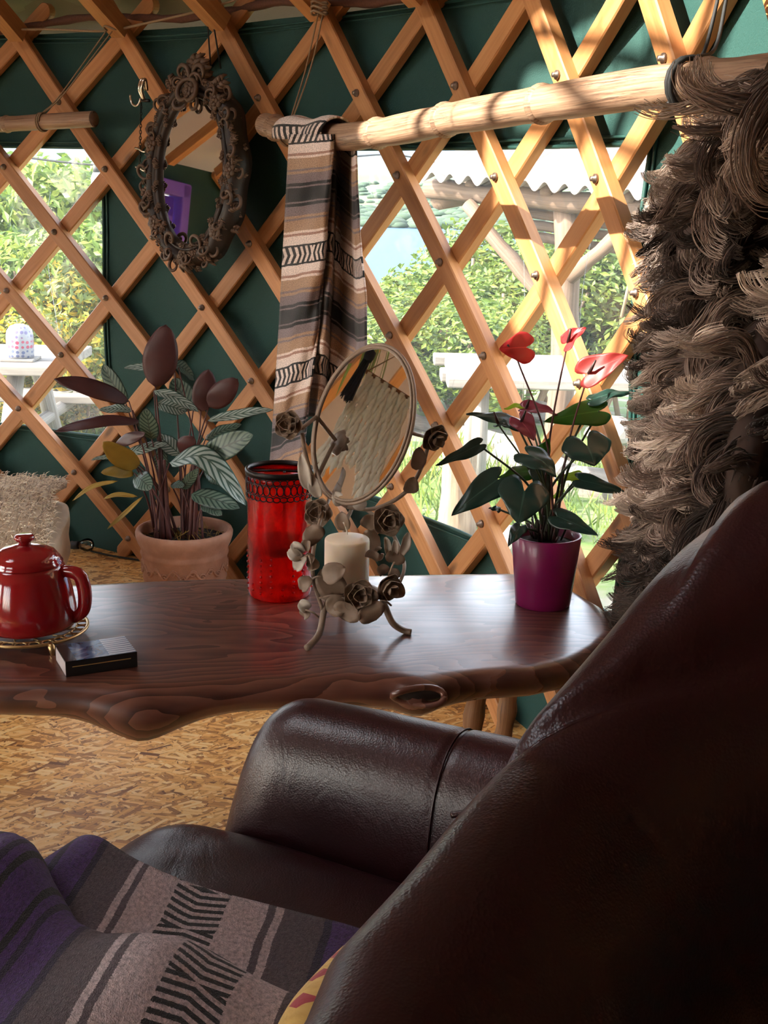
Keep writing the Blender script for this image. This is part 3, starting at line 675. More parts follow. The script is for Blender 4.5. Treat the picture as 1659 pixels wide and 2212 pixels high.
def on_chord(px, py, a, b, off=0.0):
    """point of the pixel's ray in the upright plane through a-b, off = metres towards the room"""
    d = Vector((b.x - a.x, b.y - a.y, 0)).normalized(); n = Vector((-d.y, d.x, 0))
    if n.dot(Vector((YC.x - a.x, YC.y - a.y, 0))) < 0: n = -n
    o = a + n * off; r = ray(px, py); t = n.dot(Vector((o.x, o.y, 0))) / n.dot(Vector((r.x, r.y, 0)))
    p = r * t; p.z += CAMZ; return p
BA, BB = chord((585, 270), (1600, 180), 2.40)
def bamboo(pts, rads, nodes, label):
    path = spline(pts, 14); n = len(path); L = [0]
    for k in range(n - 1): L.append(L[-1] + (path[k + 1] - path[k]).length)
    e = empty('bamboo_pole', path[0]); tag(e, label, 'pole'); o0 = Vector(path[0])
    rr = []
    for k in range(n):
        r = rads[0] + (rads[1] - rads[0]) * L[k] / L[-1]; rr.append(r * (1.0 - 0.05 * math.exp(-((min(abs(L[k] - q * L[-1]) for q in nodes) - 0.045) / 0.03)**2)))
    m = MB(); tube(m, [p - o0 for p in path], rr, 20, cap=False); m.build('culm', M['bamboo'], e)
    fr = frames(path)
    for q in nodes:
        k = min(range(n), key=lambda i: abs(L[i] - q * L[-1])); c, T, N_, B_ = fr[k]; m = MB(); R = rads[0] + (rads[1] - rads[0]) * q
        prof = [(-.010, R * .98), (-.004, R * 1.07), (-.001, R * 1.12), (.001, R * 1.05), (.003, R * 1.10), (.009, R * .98)]
        tube(m, [c + T * s - o0 for s, _ in prof], [x for _, x in prof], 20, cap=False); m.build('node_ring', M['bamboo'], e)
    for k, s in ((0, -1), (n - 1, 1)):
        c, T, N_, B_ = fr[k]; m = MB(); R = rr[k]
        tube(m, [c - o0, c + T * s * .002 - o0, c - T * s * .012 - o0], [R * .99, R * .78, R * .7], 20, cap=True); m.build('cut_end', M['bamboo_cut'], e)
    return e, path
bp_, path_r = bamboo([on_chord(x, y, BA, BB) for x, y in [(575, 270), (640, 287), (740, 296), (850, 282), (1000, 252), (1220, 217), (1420, 187), (1600, 172), (1690, 165)]], (0.0275, 0.0255), (0.045, 0.135, 0.24, 0.375, 0.54, 0.71, 0.93),
                     'long mottled bamboo pole slung over the right-hand window')
LA, LBb = chord((-60, 270), (225, 255), 2.41)
bamboo([on_chord(x, y, LA, LBb) for x, y in [(-120, 276), (0, 269), (100, 263), (203, 257)]], (0.0215, 0.0205), (0.2, 0.43), 'short bamboo pole hanging above the left-hand window')

# ------------------------------------------------------------------ cords
def cord(name, pts, r, mat, label, cat='cord', n=8):
    m = MB(); tube(m, spline(pts, n), r, 6); o = m.build(name, M[mat]); tag(o, label, cat); return o
def wrap(c, T, R, r, turns, pitch):
    T = Vector(T).normalized(); N_ = T.orthogonal().normalized(); B_ = T.cross(N_)
    return [Vector(c) + T * (pitch * (k / 16 - turns / 2)) + (N_ * math.cos(2 * PI * k / 16) + B_ * math.sin(2 * PI * k / 16)) * R for k in range(int(turns * 16) + 1)]
def sling(nm, top, mid, loop_c, T, R, r, mat, label, two=True):
    e = empty(nm, top); tag(e, label, 'cord'); o0 = Vector(top)
    m = MB(); tube(m, [p - o0 for p in spline([top] + mid + [Vector(loop_c) + Vector((0, 0, R))], 6)], r, 5); m.build('strand', M[mat], e)
    if two:
        m = MB(); tube(m, [p - o0 for p in spline([Vector(top) + Vector((.008, 0, -.01))] + [q + Vector((.012, -.004, .004)) for q in mid] + [Vector(loop_c) + Vector((.004, 0, R))], 6)], r, 5); m.build('strand', M[mat], e)
    m = MB(); tube(m, [p - o0 for p in wrap(loop_c, T, R, r, 2.4, 0.006)], r * 1.3, 5); m.build('loop', M[mat], e)
    m = MB(); kn = Vector(top) - o0
    for k in range(3): tube(m, [kn + Vector((math.cos(a) * .018, math.sin(a) * .012 - .004, .01 * k - .01 + .004 * math.sin(a * 2))) for a in np.linspace(0, 2 * PI, 12)], r * 1.4, 5)
    m.build('knot', M[mat], e)
    return e
Tr = (BB - BA).normalized()
sling('twine_sling', at_wall(690, 18, 2.44), [at_wall(660, 150, 2.42)], on_chord(628, 287, BA, BB), Tr, 0.030, 0.0019, 'rope', 'thin twine holding up the bamboo pole beside the striped scarf')
sling('twine_sling', at_wall(1560, -40, 2.43), [at_wall(1522, 110, 2.40)], on_chord(1488, 182, BA, BB), Tr, 0.0300, 0.0026, 'blackcord', 'dark braided cord looped round the bamboo pole above the brown sheepskin')
sling('twine_sling', at_wall(240, 52, 2.44), [at_wall(130, 205, 2.41)], on_chord(92, 264, LA, LBb), (LBb - LA).normalized(), 0.0235, 0.0019, 'rope', 'thin twine slanting down to the short bamboo pole')
cord('wall_twine', [cyl(th, 2.462, z) for th, z in [(0.22, 1.475), (0.30, 1.49), (0.39, 1.468), (0.46, 1.462), (0.535, 1.452), (0.60, 1.466), (0.68, 1.486), (0.76, 1.51), (0.83, 1.505), (0.90, 1.49), (0.97, 1.475)]], 0.0032, 'rope', 'pale twine tied along the tops of the laths', 'twine')

# ------------------------------------------------------------------ striped woollen scarf over the bamboo
def stripes_mat(name, stops, motif, period, freq, zig, base_bump=0.35, speck=420):
    """woven bands across v (pc.y, metres) mirrored about each period; a two-tone zigzag motif in the last band"""
    t = NT(name); p = t.sep(t.pc()); wob = t.noise(t.pc(), 25, 2); fz = t.noise(t.pc(), 700, 3)
    v = t.math('ADD', p[1], t.math('MULTIPLY', t.math('SUBTRACT', wob.outputs[0], .5), .006)); v = t.math('ADD', v, t.math('MULTIPLY', t.math('SUBTRACT', fz.outputs[0], .5), .004))
    ph = t.math('FRACT', t.math('DIVIDE', v, period)); tri = t.math('MULTIPLY', t.math('ABSOLUTE', t.math('SUBTRACT', ph, .5)), 2.0)
    c = t.ramp(tri, stops, 'CONSTANT')
    cell = t.math('FLOOR', t.math('MULTIPLY', p[0], freq * 2.0)); vv = t.math('MULTIPLY', t.math('SUBTRACT', 1.0, tri), zig)
    zz = t.math('FRACT', t.math('ADD', t.math('MULTIPLY', t.math('PINGPONG', p[0], 0.062), freq), t.math('ADD', vv, t.math('MULTIPLY', fz.outputs[0], .22))))
    mo = t.mix(t.math('GREATER_THAN', zz, .5), motif[0], motif[1])
    c = t.mix(t.math('GREATER_THAN', tri, motif[2]), c, mo)
    sp = t.noise(t.pc(), speck, 3, .7); c = t.mix(1.0, c, t.ramp(sp.outputs[0], [(.3, (.45, .45, .45)), (.7, (1.35, 1.3, 1.25))]), 'MULTIPLY')
    t.set(color=c, rough=.95, sheen=.15); t.bump(t.math('ADD', fz.outputs[0], sp.outputs[0]), base_bump, .002); return t.m
WH, TN, MV, BK, BR = (.72, .60, .55), (.38, .24, .155), (.20, .155, .165), (.016, .018, .02), (.36, .20, .155)
M['scarf'] = stripes_mat('scarf_wool', [(0, BK), (.11, MV), (.14, BK), (.19, MV), (.34, TN), (.385, MV), (.42, TN), (.60, WH), (.64, BR), (.68, WH), (.83, BK)], (BK, WH, .865), 0.300, 90, 3.5)
SA, SB = BA, BB
def scarf_sheet(xs, offs, rows, v0, front):
    """rows: (py, [px for each fold line]); offs: room-ward offset of each fold line"""
    pys = [r[0] for r in rows]; K = len(offs)
    def line(py):
        i = max(k for k in range(len(pys)) if pys[k] <= py + 1e-6); i = min(i, len(pys) - 2); t = (py - pys[i]) / (pys[i + 1] - pys[i]); t = min(1, max(0, t))
        return [a + (b - a) * t for a, b in zip(rows[i][1], rows[i + 1][1])]
    def fn(u, v):
        py = pys[0] + (pys[-1] - pys[0]) * v; ln = line(py); s = u * (K - 1); i = min(int(s), K - 2); t = s - i
        t2 = t * t * (3 - 2 * t)
        px = ln[i] + (ln[i + 1] - ln[i]) * t; of = offs[i] + (offs[i + 1] - offs[i]) * t2
        return on_chord(px, py, SA, SB, of + 0.006 * math.sin(v * 9 + u * 7) * min(1, v * 4) + 0.003 * math.sin(v * 31 + u * 11) * min(1, v * 4))
    return fn, line
scarf = empty('striped_scarf', on_chord(680, 280, BA, BB)); tag(scarf, 'striped woollen scarf in brown, cream and black draped over the bamboo pole', 'scarf'); sl_ = scarf.location.copy()
fn, _ = scarf_sheet(None, [0.040, 0.046, 0.043, 0.036, 0.028], [(290, [626, 660, 690, 715, 722]), (420, [619, 652, 680, 704, 713]), (560, [611, 645, 672, 695, 702]), (700, [604, 632, 656, 681, 690]), (860, [594, 618, 640, 660, 668]), (1010, [583, 605, 626, 644, 654])], 0, True)
H0 = 1.16e-3
m = MB(); slab(m, lambda u, v: fn(u, v) - sl_, 1, 24, 60, 0.004, pc=lambda u, v: (u * .115, (290 + 720 * v) * H0 * 0.98 - 0.331 + 0.012 * u * (1 + 1.3 * v) + 0.018 * max(0, v - .3) * (1 / (1 + math.exp(-(u - .3) * 40))), 0)); m.build('front_drop', M['scarf'], scarf)
# over the pole
fr_ = frames(path_r)
def over(u, v):
    px = 626 + (735 - 626) * u; c = on_chord(px, 290 + (px - 640) * 0.04, BA, BB); a = -0.3 + 3.6 * v; d = (BB - BA); d.z = 0; d.normalize(); n = Vector((-d.y, d.x, 0)); n = n if n.dot(YC - BA) > 0 else -n
    R = 0.034 + .004 * math.sin(u * 9); return c + n * (R * math.cos(a) + .006) + Vector((0, 0, R * math.sin(a))) - sl_
m = MB(); slab(m, over, 1, 20, 16, 0.004, pc=lambda u, v: (u * .115, -0.331 + 290 * H0 * .98 + 0.012 * u - v * 0.115 + .0, 0)); m.build('fold', M['scarf'], scarf)
fn2, _ = scarf_sheet(None, [-0.030, -0.012, 0.012, -0.02, -0.038, -0.034, -0.012, -0.008], [(285, [640, 690, 722, 728, 735, 752, 762, 768]), (420, [640, 690, 721, 727, 738, 756, 765, 773]), (560, [635, 682, 714, 722, 740, 762, 770, 782]), (640, [630, 672, 708, 718, 742, 766, 776, 791]), (760, [620, 660, 696, 712, 742, 768, 778, 791]), (900, [610, 650, 685, 705, 740, 765, 775, 788])], 0, False)
m = MB(); slab(m, lambda u, v: fn2(u, v) - sl_, 1, 56, 50, 0.004, pc=lambda u, v: (u * .3, (285 + 615 * v) * H0 * 0.98 - 0.300 - 0.05 * u + 0.02 * math.sin(u * 6), 0)); m.build('back_drop', M['scarf'], scarf)

# ------------------------------------------------------------------ carved oval mirror on the lattice
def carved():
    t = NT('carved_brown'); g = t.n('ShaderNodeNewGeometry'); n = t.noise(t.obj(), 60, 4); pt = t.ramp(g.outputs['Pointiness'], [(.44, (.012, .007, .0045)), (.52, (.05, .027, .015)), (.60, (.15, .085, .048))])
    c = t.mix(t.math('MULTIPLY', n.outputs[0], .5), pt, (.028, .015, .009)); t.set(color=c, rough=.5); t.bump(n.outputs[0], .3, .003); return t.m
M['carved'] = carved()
mc = at_wall(418, 372, 2.40); mth = th_of(mc)
nin = (YC - mc); nin.z = 0; nin.normalize()
TILT = math.radians(4.2); TW = math.radians(-2.0)
zax = (nin * math.cos(TILT) + Vector((0, 0, 1)) * math.sin(TILT)).normalized()      # faces the room, leaning back a little
xax = Vector((0, 0, 1)).cross(zax).normalized(); yax = zax.cross(xax)
omir = empty('oval_mirror', mc); tag(omir, 'oval wall mirror in a carved dark brown rococo frame', 'mirror')
R3 = Matrix((xax, yax, zax)).transposed() @ Matrix.Rotation(TW, 3, 'Z')
omir.rotation_euler = R3.to_euler()
IA, IB = 0.118, 0.176
def ov(a, g=0.0): return Vector(((IA + g) * math.cos(a), (IB + g) * math.sin(a), 0))
m = MB(); m.add([ov(2 * PI * k / 64, .006) + Vector((0, 0, .004)) for k in range(64)] + [ov(2 * PI * k / 64, .006) for k in range(64)], [tuple(range(64)), tuple(range(127, 63, -1))] + [(k, 64 + k, 64 + (k + 1) % 64, (k + 1) % 64) for k in range(64)]); m.build('glass', M['mirror'], omir, False)
def oring(name, prof, n=96, wob=0.0):
    m = MB(); v = []; f = []; K = len(prof)
    for k in range(n):
        a = 2 * PI * k / n
        for (g, z) in prof: v.append(ov(a, g * (1 + wob * math.sin(a * 11))) + Vector((0, 0, z)))
    for k in range(n):
        for q in range(K - 1): f.append((k * K + q, ((k + 1) % n) * K + q, ((k + 1) % n) * K + q + 1, k * K + q + 1))
    m.add(v, f); return m.build(name, M['carved'], omir)
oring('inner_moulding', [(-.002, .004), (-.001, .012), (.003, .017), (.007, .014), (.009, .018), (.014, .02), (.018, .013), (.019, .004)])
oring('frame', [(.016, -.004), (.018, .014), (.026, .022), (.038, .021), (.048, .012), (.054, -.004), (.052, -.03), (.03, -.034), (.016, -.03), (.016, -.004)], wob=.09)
def scroll_mesh(nm, turns, r0, r1, w, flip, lift):
    m = MB(); pts = []; rad = []; n = 26
    for k in range(n):
        t = k / (n - 1); a = turns * 2 * PI * t; r = r0 + (r1 - r0) * t ** .8
        pts.append(Vector((flip * (r * math.cos(a) - r0), r * math.sin(a), lift * math.sin(PI * t) + .004 * t))); rad.append(w * (.55 + .6 * math.sin(PI * min(1, t * 1.05 + .05))))
    tube(m, pts, rad, 7); bm = m; lathe(bm, [(0, w * 1.2), (w * 1.1, w * .6), (w * 1.4, 0), (w * 1.1, -w * .6), (0, -w)], 8, pts[-1]); return bm.mesh(nm, M['carved'])
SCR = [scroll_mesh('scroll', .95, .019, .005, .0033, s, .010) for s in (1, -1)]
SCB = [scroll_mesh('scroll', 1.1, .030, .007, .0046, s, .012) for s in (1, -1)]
def leaf_mesh(nm, L, W, n=5, curl=.012, mat='carved'):
    """acanthus leaf: a fan of lobes along a bent rib"""
    m = MB(); tube(m, [Vector((0, L * t, curl * math.sin(PI * t * .9))) for t in np.linspace(0, 1, 8)], [W * .13 * (1.2 - t) for t in np.linspace(0, 1, 8)], 6)
    for k in range(n):
        for s in (-1, 1):
            t0 = .08 + .8 * k / n; b = Vector((0, L * t0, curl * math.sin(PI * t0 * .9))); ln = W * (1 - .55 * t0)
            tube(m, [b, b + Vector((s * ln * .5, ln * .32, .004)), b + Vector((s * ln * .9, ln * .75, -.003)), b + Vector((s * ln * .85, ln * 1.05, -.008))], [.002, W * .27, W * .22, .0015], 7, flat=.6)
    return m.mesh(nm, M[mat])
LEAF = leaf_mesh('acanthus_leaf', .052, .02); LEAFS = leaf_mesh('acanthus_leaf', .036, .015, 4)
def rose_mesh():
    m = MB()
    for rg, (n, r, z, s) in enumerate([(6, .011, .0, .0075), (5, .0065, .004, .0055), (3, .0025, .007, .004)]):
        for k in range(n):
            a = 2 * PI * k / n + rg * .5; c = Vector((r * math.cos(a), r * math.sin(a), z)); bm = bmesh.new(); bmesh.ops.create_uvsphere(bm, u_segments=8, v_segments=6, radius=s)
            bm.verts.index_update(); m.add([c + Vector((q.co.x, q.co.y, q.co.z * .6)) for q in bm.verts], [tuple(q.index for q in g.verts) for g in bm.faces]); bm.free()
    return m.mesh('rosette', M['carved'])
ROSE = rose_mesh()
def orn(me, a, g, z, rot, s=1.0, tilt=0.0):
    o = link(me.name.split('.')[0], me, omir); o.location = ov(a, g) + Vector((0, 0, z)); tng = math.atan2((IB + g) * math.sin(a), (IA + g) * math.cos(a))
    o.rotation_euler = (tilt, 0, tng - PI / 2 + rot); o.scale = (s, s, s); return o
rs = random.Random(4); NS = 30
for k in range(NS):
    a = 2 * PI * (k + .5) / NS
    orn(SCR[k % 2], a, .022 + .006 * rs.random(), .016, (0.5 if k % 2 else -0.5) + rs.uniform(-.2, .2), rs.uniform(.8, 1.25))
    orn(LEAFS if k % 3 else LEAF, a + .1, .024, .010, rs.uniform(-.9, .9), rs.uniform(.7, 1.0), -.25)
for k in range(14):
    orn(SCB[k % 2], 2 * PI * k / 14 + .1, .042, .002, (2.4 if k % 2 else -2.4), rs.uniform(.6, .85))
for k in range(22):
    orn(LEAF, 2 * PI * k / 22 + .26, .034, -.006, rs.uniform(-.9, .9), rs.uniform(.55, .8), -.45)
for k in range(40):
    orn(LEAFS, 2 * PI * k / 40, .008, .016, (1.9 if k % 2 else -1.9) + rs.uniform(-.3, .3), rs.uniform(.45, .6), -.1)
for k in range(64):
    orn(LEAFS, 2 * PI * (k + rs.random() * .5) / 64, .026 + .014 * rs.random(), .016, rs.uniform(-2.6, 2.6), rs.uniform(.45, .75), -.15)
for a in (-PI / 2, .05, PI - .3, PI * 1.22, -.72, .95): orn(ROSE, a, .03, .022, 0, rs.uniform(.9, 1.35))
# crest: shell of leaves, paired scrolls; foot: leaves round a rose
for k in range(7):
    o = orn(LEAF, PI / 2, .03, .006, (k - 3) * .30, 1.45 - abs(k - 3) * .13, -.15)
for s, b in ((1, 0), (-1, 1)):
    orn(SCB[b], PI / 2 - s * .17, .028, .022, s * .6, 1.25); orn(SCB[1 - b], PI / 2 - s * .30, .032, .014, s * 2.2, 1.1); orn(LEAF, PI / 2 - s * .42, .03, .012, -s * .6, 1.1, -.3)
    orn(SCR[b], PI / 2 - s * .08, .0, .024, s * 2.6, 1.3)
    orn(LEAF, -PI / 2 + s * .16, .02, .01, -s * .95, 1.15, -.2); orn(LEAF, -PI / 2 + s * .1, .03, .004, -s * .35, .8, -.2); orn(SCB[b], -PI / 2 + s * .28, .026, .014, s * 1.2, .9)
orn(ROSE, PI / 2, .012, .03, 0, 1.3)
mtop = omir.location + R3 @ Vector((0, IB + .09, -.01))
hc = empty('mirror_twine', at_wall(452, 30, 2.455)); tag(hc, 'black cord holding up the carved oval mirror', 'cord'); h0 = hc.location.copy()
for dx in (-.006, .006):
    m = MB(); tube(m, [Vector((dx, 0, 0)), mtop + Vector((dx * 2 + .03, .0, -.02)) - h0], .0022, 5); m.build('strand', M['blackcord'], hc)
m = MB(); tube(m, [Vector((math.cos(a) * .024, -.004 + .012 * math.sin(a), .02 + .01 * math.sin(a))) for a in np.linspace(0, 2 * PI, 14)], .0028, 5); m.build('loop', M['blackcord'], hc)

# ------------------------------------------------------------------ silver key hook beside the mirror
M['silver'] = NT('polished_silver').set(color=(.8, .76, .68), rough=.15, metal=1.0).m
M['darkmetal'] = flat('dark_metal', (.04, .035, .03), .4, .3, 90, metal=.7)
hk = at_wall(318, 215, 2.43); he = empty('hook_rack', hk); tag(he, 'bright silver double hook with thin dark chains hanging beside the mirror frame', 'hook'); sx = Vector((math.cos(mth), -math.sin(mth), 0)); sxn = nin
def hp(dx, dz, d=0.0): return sx * dx * 1.0 + Vector((0, 0, dz)) + sxn * d
m = MB(); tube(m, [hp(-.022 + .020 * math.cos(a) * 1.0, .006 + .022 * math.sin(a), .02) for a in np.linspace(PI * .92, PI * 1.95, 12)], [.0028] * 12, 8); m.build('hook', M['silver'], he)
for dx in (.0, .010):
    m = MB(); tube(m, spline([hp(.008 + dx * .3, .0, .02), hp(.004 + dx * .9, .022, .028), hp(.008 + dx, .042, .026), hp(.012 + dx * .7, .045, .02), hp(.012 + dx * .5, .02, .014)], 5), .0042, 8); m.build('hook', M['silver'], he)
m = MB(); tube(m, [hp(-.012, -.002, .012), hp(.022, -.004, .012)], .004, 6); m.build('bar', M['darkmetal'], he)
m = MB()
for k in range(22):
    c = hp(-.010 - .0006 * k, -.012 - .0075 * k, .012); tube(m, [c + Vector((.0028 * math.cos(a) * (k % 2), .0028 * math.cos(a) * (1 - k % 2), .0055 * math.sin(a))) for a in np.linspace(0, 2 * PI, 9)], .0009, 4)
m.build('chain', M['darkmetal'], he)
for z in (-.125, -.172):
    m = MB(); tube(m, spline([hp(-.036, z + .006, .014), hp(-.022, z + .004, .014), hp(-.006, z - .003, .012), hp(.012, z, .01)], 5), .0026, 6); m.build('prong', M['silver'], he)
# ------------------------------------------------------------------ live-edge table
TZ = 0.42
def slab_wood():
    t = NT('walnut_slab'); o = t.obj(); rot = t.mapping(o, (1, 1, 1), (0, 0, 0), (0, 0, math.radians(-6)))
    w = t.noise(t.mapping(rot, (1.4, 3.6, 2)), 1.6, 3, .5, .4); d = t.vmath('ADD', t.mapping(rot, (0.9, 5.5, 3)), t.mapping(w.outputs[1], (1.2, 2.4, 0)))
    rg = t.n('ShaderNodeTexWave', wave_type='BANDS', bands_direction='Y', wave_profile='SAW'); t.l(d, rg.inputs[0]); t.inp(rg, 'Scale', 1.9); t.inp(rg, 'Distortion', 2.2); t.inp(rg, 'Detail', 3.0); t.inp(rg, 'Detail Scale', 1.2)
    fine = t.noise(t.mapping(rot, (6, 150, 60)), 1.0, 3); blot = t.noise(t.mapping(rot, (1.1, 2.8, 1)), 1.6, 4)
    f = t.math('ADD', t.math('MULTIPLY', rg.outputs[1], .42), t.math('ADD', t.math('MULTIPLY', fine.outputs[0], .26), t.math('MULTIPLY', blot.outputs[0], .45)))
    c = t.ramp(f, [(.30, (.036, .011, .008)), (.5, (.085, .028, .019)), (.7, (.15, .058, .039)), (.95, (.23, .105, .072))])
    dark = t.ramp(t.noise(t.mapping(rot, (.8, 2.2, 1), (3.3, 1, 0)), 1.3, 2).outputs[0], [(.55, (0, 0, 0)), (.7, (1, 1, 1))]); c = t.mix(t.math('MULTIPLY', dark, .5), c, (.06, .03, .035))
    t.set(color=c, rough=t.ramp(f, [(.3, (.36, .36, .36)), (.9, (.26, .26, .26))]), coat=.5, coat_rough=.22); t.bump(f, .14, .002); return t.m
M['slab'] = slab_wood()
M['branch'] = wood('branch_wood', (.16, .07, .03), (.26, .12, .05), (.36, .19, .09), .5, .8)
back = [(1235, 1268), (1180, 1246), (1100, 1235), (1000, 1236), (870, 1238), (700, 1242), (600, 1245), (460, 1247), (300, 1253), (180, 1259), (0, 1266), (-200, 1270), (-420, 1290)]
front = [(-430, 1440), (-200, 1470), (0, 1478), (120, 1482), (220, 1487), (300, 1492), (380, 1484), (520, 1474), (700, 1466), (850, 1462), (905, 1470), (960, 1462), (1050, 1452), (1150, 1445), (1240, 1425), (1300, 1395), (1330, 1366), (1322, 1335), (1290, 1302)]
loop = [at_z(x, y, TZ) for x, y in front + back]
def resample(pts, n):
    P = pts + [pts[0]]; L = [0]
    for k in range(len(P) - 1): L.append(L[-1] + (P[k + 1] - P[k]).length)
    out = []; i = 0
    for k in range(n):
        s = L[-1] * k / n
        while L[i + 1] < s: i += 1
        out.append(P[i].lerp(P[i + 1], (s - L[i]) / (L[i + 1] - L[i] + 1e-9)))
    return out
lp_ = resample(loop, 220); c0_ = sum(lp_, Vector()) / len(lp_)
table = empty('coffee_table', (c0_.x, c0_.y, 0)); tag(table, 'low live-edge walnut slab table on branch legs', 'table'); tl0 = table.location.copy()
n = len(lp_); nrm = []
for k in range(n):
    t_ = (lp_[(k + 2) % n] - lp_[k - 2]).normalized(); nrm.append(Vector((t_.y, -t_.x, 0)))
if nrm[10].y > 0: nrm = [-q for q in nrm]
front_knob = at_z(300, 1492, TZ); knot_p = at_z(905, 1470, TZ)
prof = [(-.020, 0.0), (-.008, -.0015), (0.0, -.006), (.006, -.016), (.007, -.028), (.000, -.040), (-.014, -.050), (-.04, -.054)]
v = []; f = []; K = len(prof)
for k in range(n):
    p = lp_[k]; w1 = mnoise.noise(Vector((p.x * 5, p.y * 5, 1))); w2 = mnoise.noise(Vector((p.x * 14, p.y * 14, 7)))
    kb = math.exp(-((p - front_knob).length / .07)**2); kn = math.exp(-((p - knot_p).length / .045)**2)
    for q, (o_, z_) in enumerate(prof):
        t_ = q / (K - 1); amp = (.010 * w1 + .004 * w2) * math.sin(PI * min(1, t_ * 1.15)); dz = -(.034 * kb + .012 * kn + .008 * w1) * t_ ** 1.3
        v.append(p + nrm[k] * (o_ + amp + .010 * kb * t_ + .012 * kn * math.sin(PI * t_)) + Vector((0, 0, z_ + dz)) - tl0)
for k in range(n):
    for q in range(K - 1): f.append((k * K + q, k * K + q + 1, ((k + 1) % n) * K + q + 1, ((k + 1) % n) * K + q))
f.append(tuple(k * K for k in range(n))); f.append(tuple(k * K + K - 1 for k in range(n - 1, -1, -1)))
top = MB().add(v, f).build('table_top', M['slab'], table); top.data.set_sharp_from_angle(angle=math.radians(50))
# dark knot on the front edge
kc = at_z(905, 1476, TZ) - tl0; m = MB(); tube(m, [kc + Vector((.036 * math.cos(a), -.004 + .006 * math.sin(a * 2), -.018 + .013 * math.sin(a))) for a in np.linspace(0, 2 * PI, 24)], .005, 8); m.build('knot', M['slab'], table)
m = MB(); bm = bmesh.new(); bmesh.ops.create_uvsphere(bm, u_segments=16, v_segments=10, radius=1); bm.verts.index_update()
m.add([kc + Vector((q.co.x * .033, q.co.y * .008 + .002, q.co.z * .011 - .018)) for q in bm.verts], [tuple(q.index for q in g.verts) for g in bm.faces]); bm.free(); m.build('knot', flat('dark_knot', (.02, .012, .01), .4, .4, 60), table)
def branch(name, pts, r, par, org):
    m = MB(); q = spline([p - org for p in pts], 8); tube(m, q, [r[0] + (r[1] - r[0]) * k / (len(q) - 1) + .0015 * math.sin(k * 1.3) for k in range(len(q))], 12); return m.build(name, M['branch'], par)
def leg_px(a, b, Y, foot, r):
    A = at_y(*a, Y); B = at_y(*b, Y); A.z = min(A.z, TZ - .045); branch('leg', [A, B, B + Vector(((foot[0] - B.x) * .6, (foot[1] - B.y) * .6, (0 - B.z) * .55)), Vector((foot[0], foot[1], 0))], r, table, tl0)
leg_px((1036, 1470), (1020, 1580), 1.78, (.135, 1.74), (.0165, .0135)); leg_px((1100, 1470), (1092, 1560), 1.95, (.19, 1.98), (.0165, .014))
for (x, y) in ((-.86, 1.72), (-.92, 2.0)): branch('leg', [Vector((x, y, TZ - .045)), Vector((x - .02, y, .22)), Vector((x + .03, y + .01, 0))], (.018, .014), table, tl0)

# ------------------------------------------------------------------ red enamel teapot on its trivet
def enamel(name, col):
    t = NT(name); n = t.noise(t.obj(), 14, 3); t.set(color=t.mix(n.outputs[0], tuple(x * .85 for x in col), tuple(x * 1.1 for x in col)), rough=.12, coat=.6, coat_rough=.06); t.bump(n.outputs[0], .05, .003); return t.m
M['enamel'] = enamel('red_enamel', (.30, .008, .012))
tp = at_z(63, 1352, TZ + .016); tp.z = TZ + .018
pot = empty('teapot', tp); tag(pot, 'glossy red enamel teapot with domed lid standing on a brass trivet', 'teapot')
m = MB(); lathe(m, [(0, 0), (.060, 0), (.068, .003), (.0715, .010), (.0705, .03), (.066, .058), (.0605, .080), (.0565, .092), (.053, .0975), (.0505, .0985)], 56); m.build('body', M['enamel'], pot)
m = MB(); lathe(m, [(.0505, .098), (.0535, .0975), (.0545, .0995), (.051, .1025), (.0515, .1045), (.044, .1145), (.030, .1215), (.016, .1245), (.0105, .126)], 56); lid = m.build('lid', M['enamel'], pot)
m = MB(); lathe(m, [(.0095, .1245), (.0085, .129), (.0100, .1315), (.0140, .1335), (.0150, .1365), (.0140, .1395), (.0110, .1412), (0, .1415)], 32); m.build('knob', M['enamel'], lid)
hx = Vector((1, -.12, 0)).normalized()
hp_ = spline([hx * .052 + Vector((0, 0, .086)), hx * .066 + Vector((0, 0, .088)), hx * .082 + Vector((0, 0, .083)), hx * .0885 + Vector((0, 0, .064)), hx * .089 + Vector((0, 0, .042)), hx * .084 + Vector((0, 0, .026)), hx * .069 + Vector((0, 0, .014))], 7)
m = MB(); tube(m, hp_, [.0065 + .0022 * math.sin(PI * k / (len(hp_) - 1)) for k in range(len(hp_))], 14, flat=1.25); m.build('handle', M['enamel'], pot)
m = MB(); sp = spline([hx * -.06 + Vector((0, 0, .03)), hx * -.085 + Vector((0, 0, .055)), hx * -.105 + Vector((0, 0, .09)), hx * -.122 + Vector((0, 0, .1))], 7); tube(m, sp, [.018 - .010 * k / (len(sp) - 1) for k in range(len(sp))], 14); m.build('spout', M['enamel'], pot)
M['brass'] = flat('aged_brass', (.55, .38, .17), .35, .25, 80, metal=.85)
tv = empty('trivet', (tp.x, tp.y, TZ)); tag(tv, 'round pierced brass trivet under the red teapot', 'trivet')
for r, w in ((.086, .0026), (.070, .0018), (.030, .0018)):
    m = MB(); tube(m, [Vector((r * math.cos(a), r * math.sin(a), .015)) for a in np.linspace(0, 2 * PI, 60)], w, 6, cap=False); m.build('ring', M['brass'], tv)
m = MB(); tube(m, [Vector((.008 * math.cos(a), .008 * math.sin(a), 0)) for a in np.linspace(0, 2 * PI, 12)], .0013, 5); rl = m.mesh('loop', M['brass'])
for k in range(26):
    a = 2 * PI * k / 26; o = link('loop', rl, tv, (.078 * math.cos(a), .078 * math.sin(a), .0155)); o.scale = (1, 1, 1)
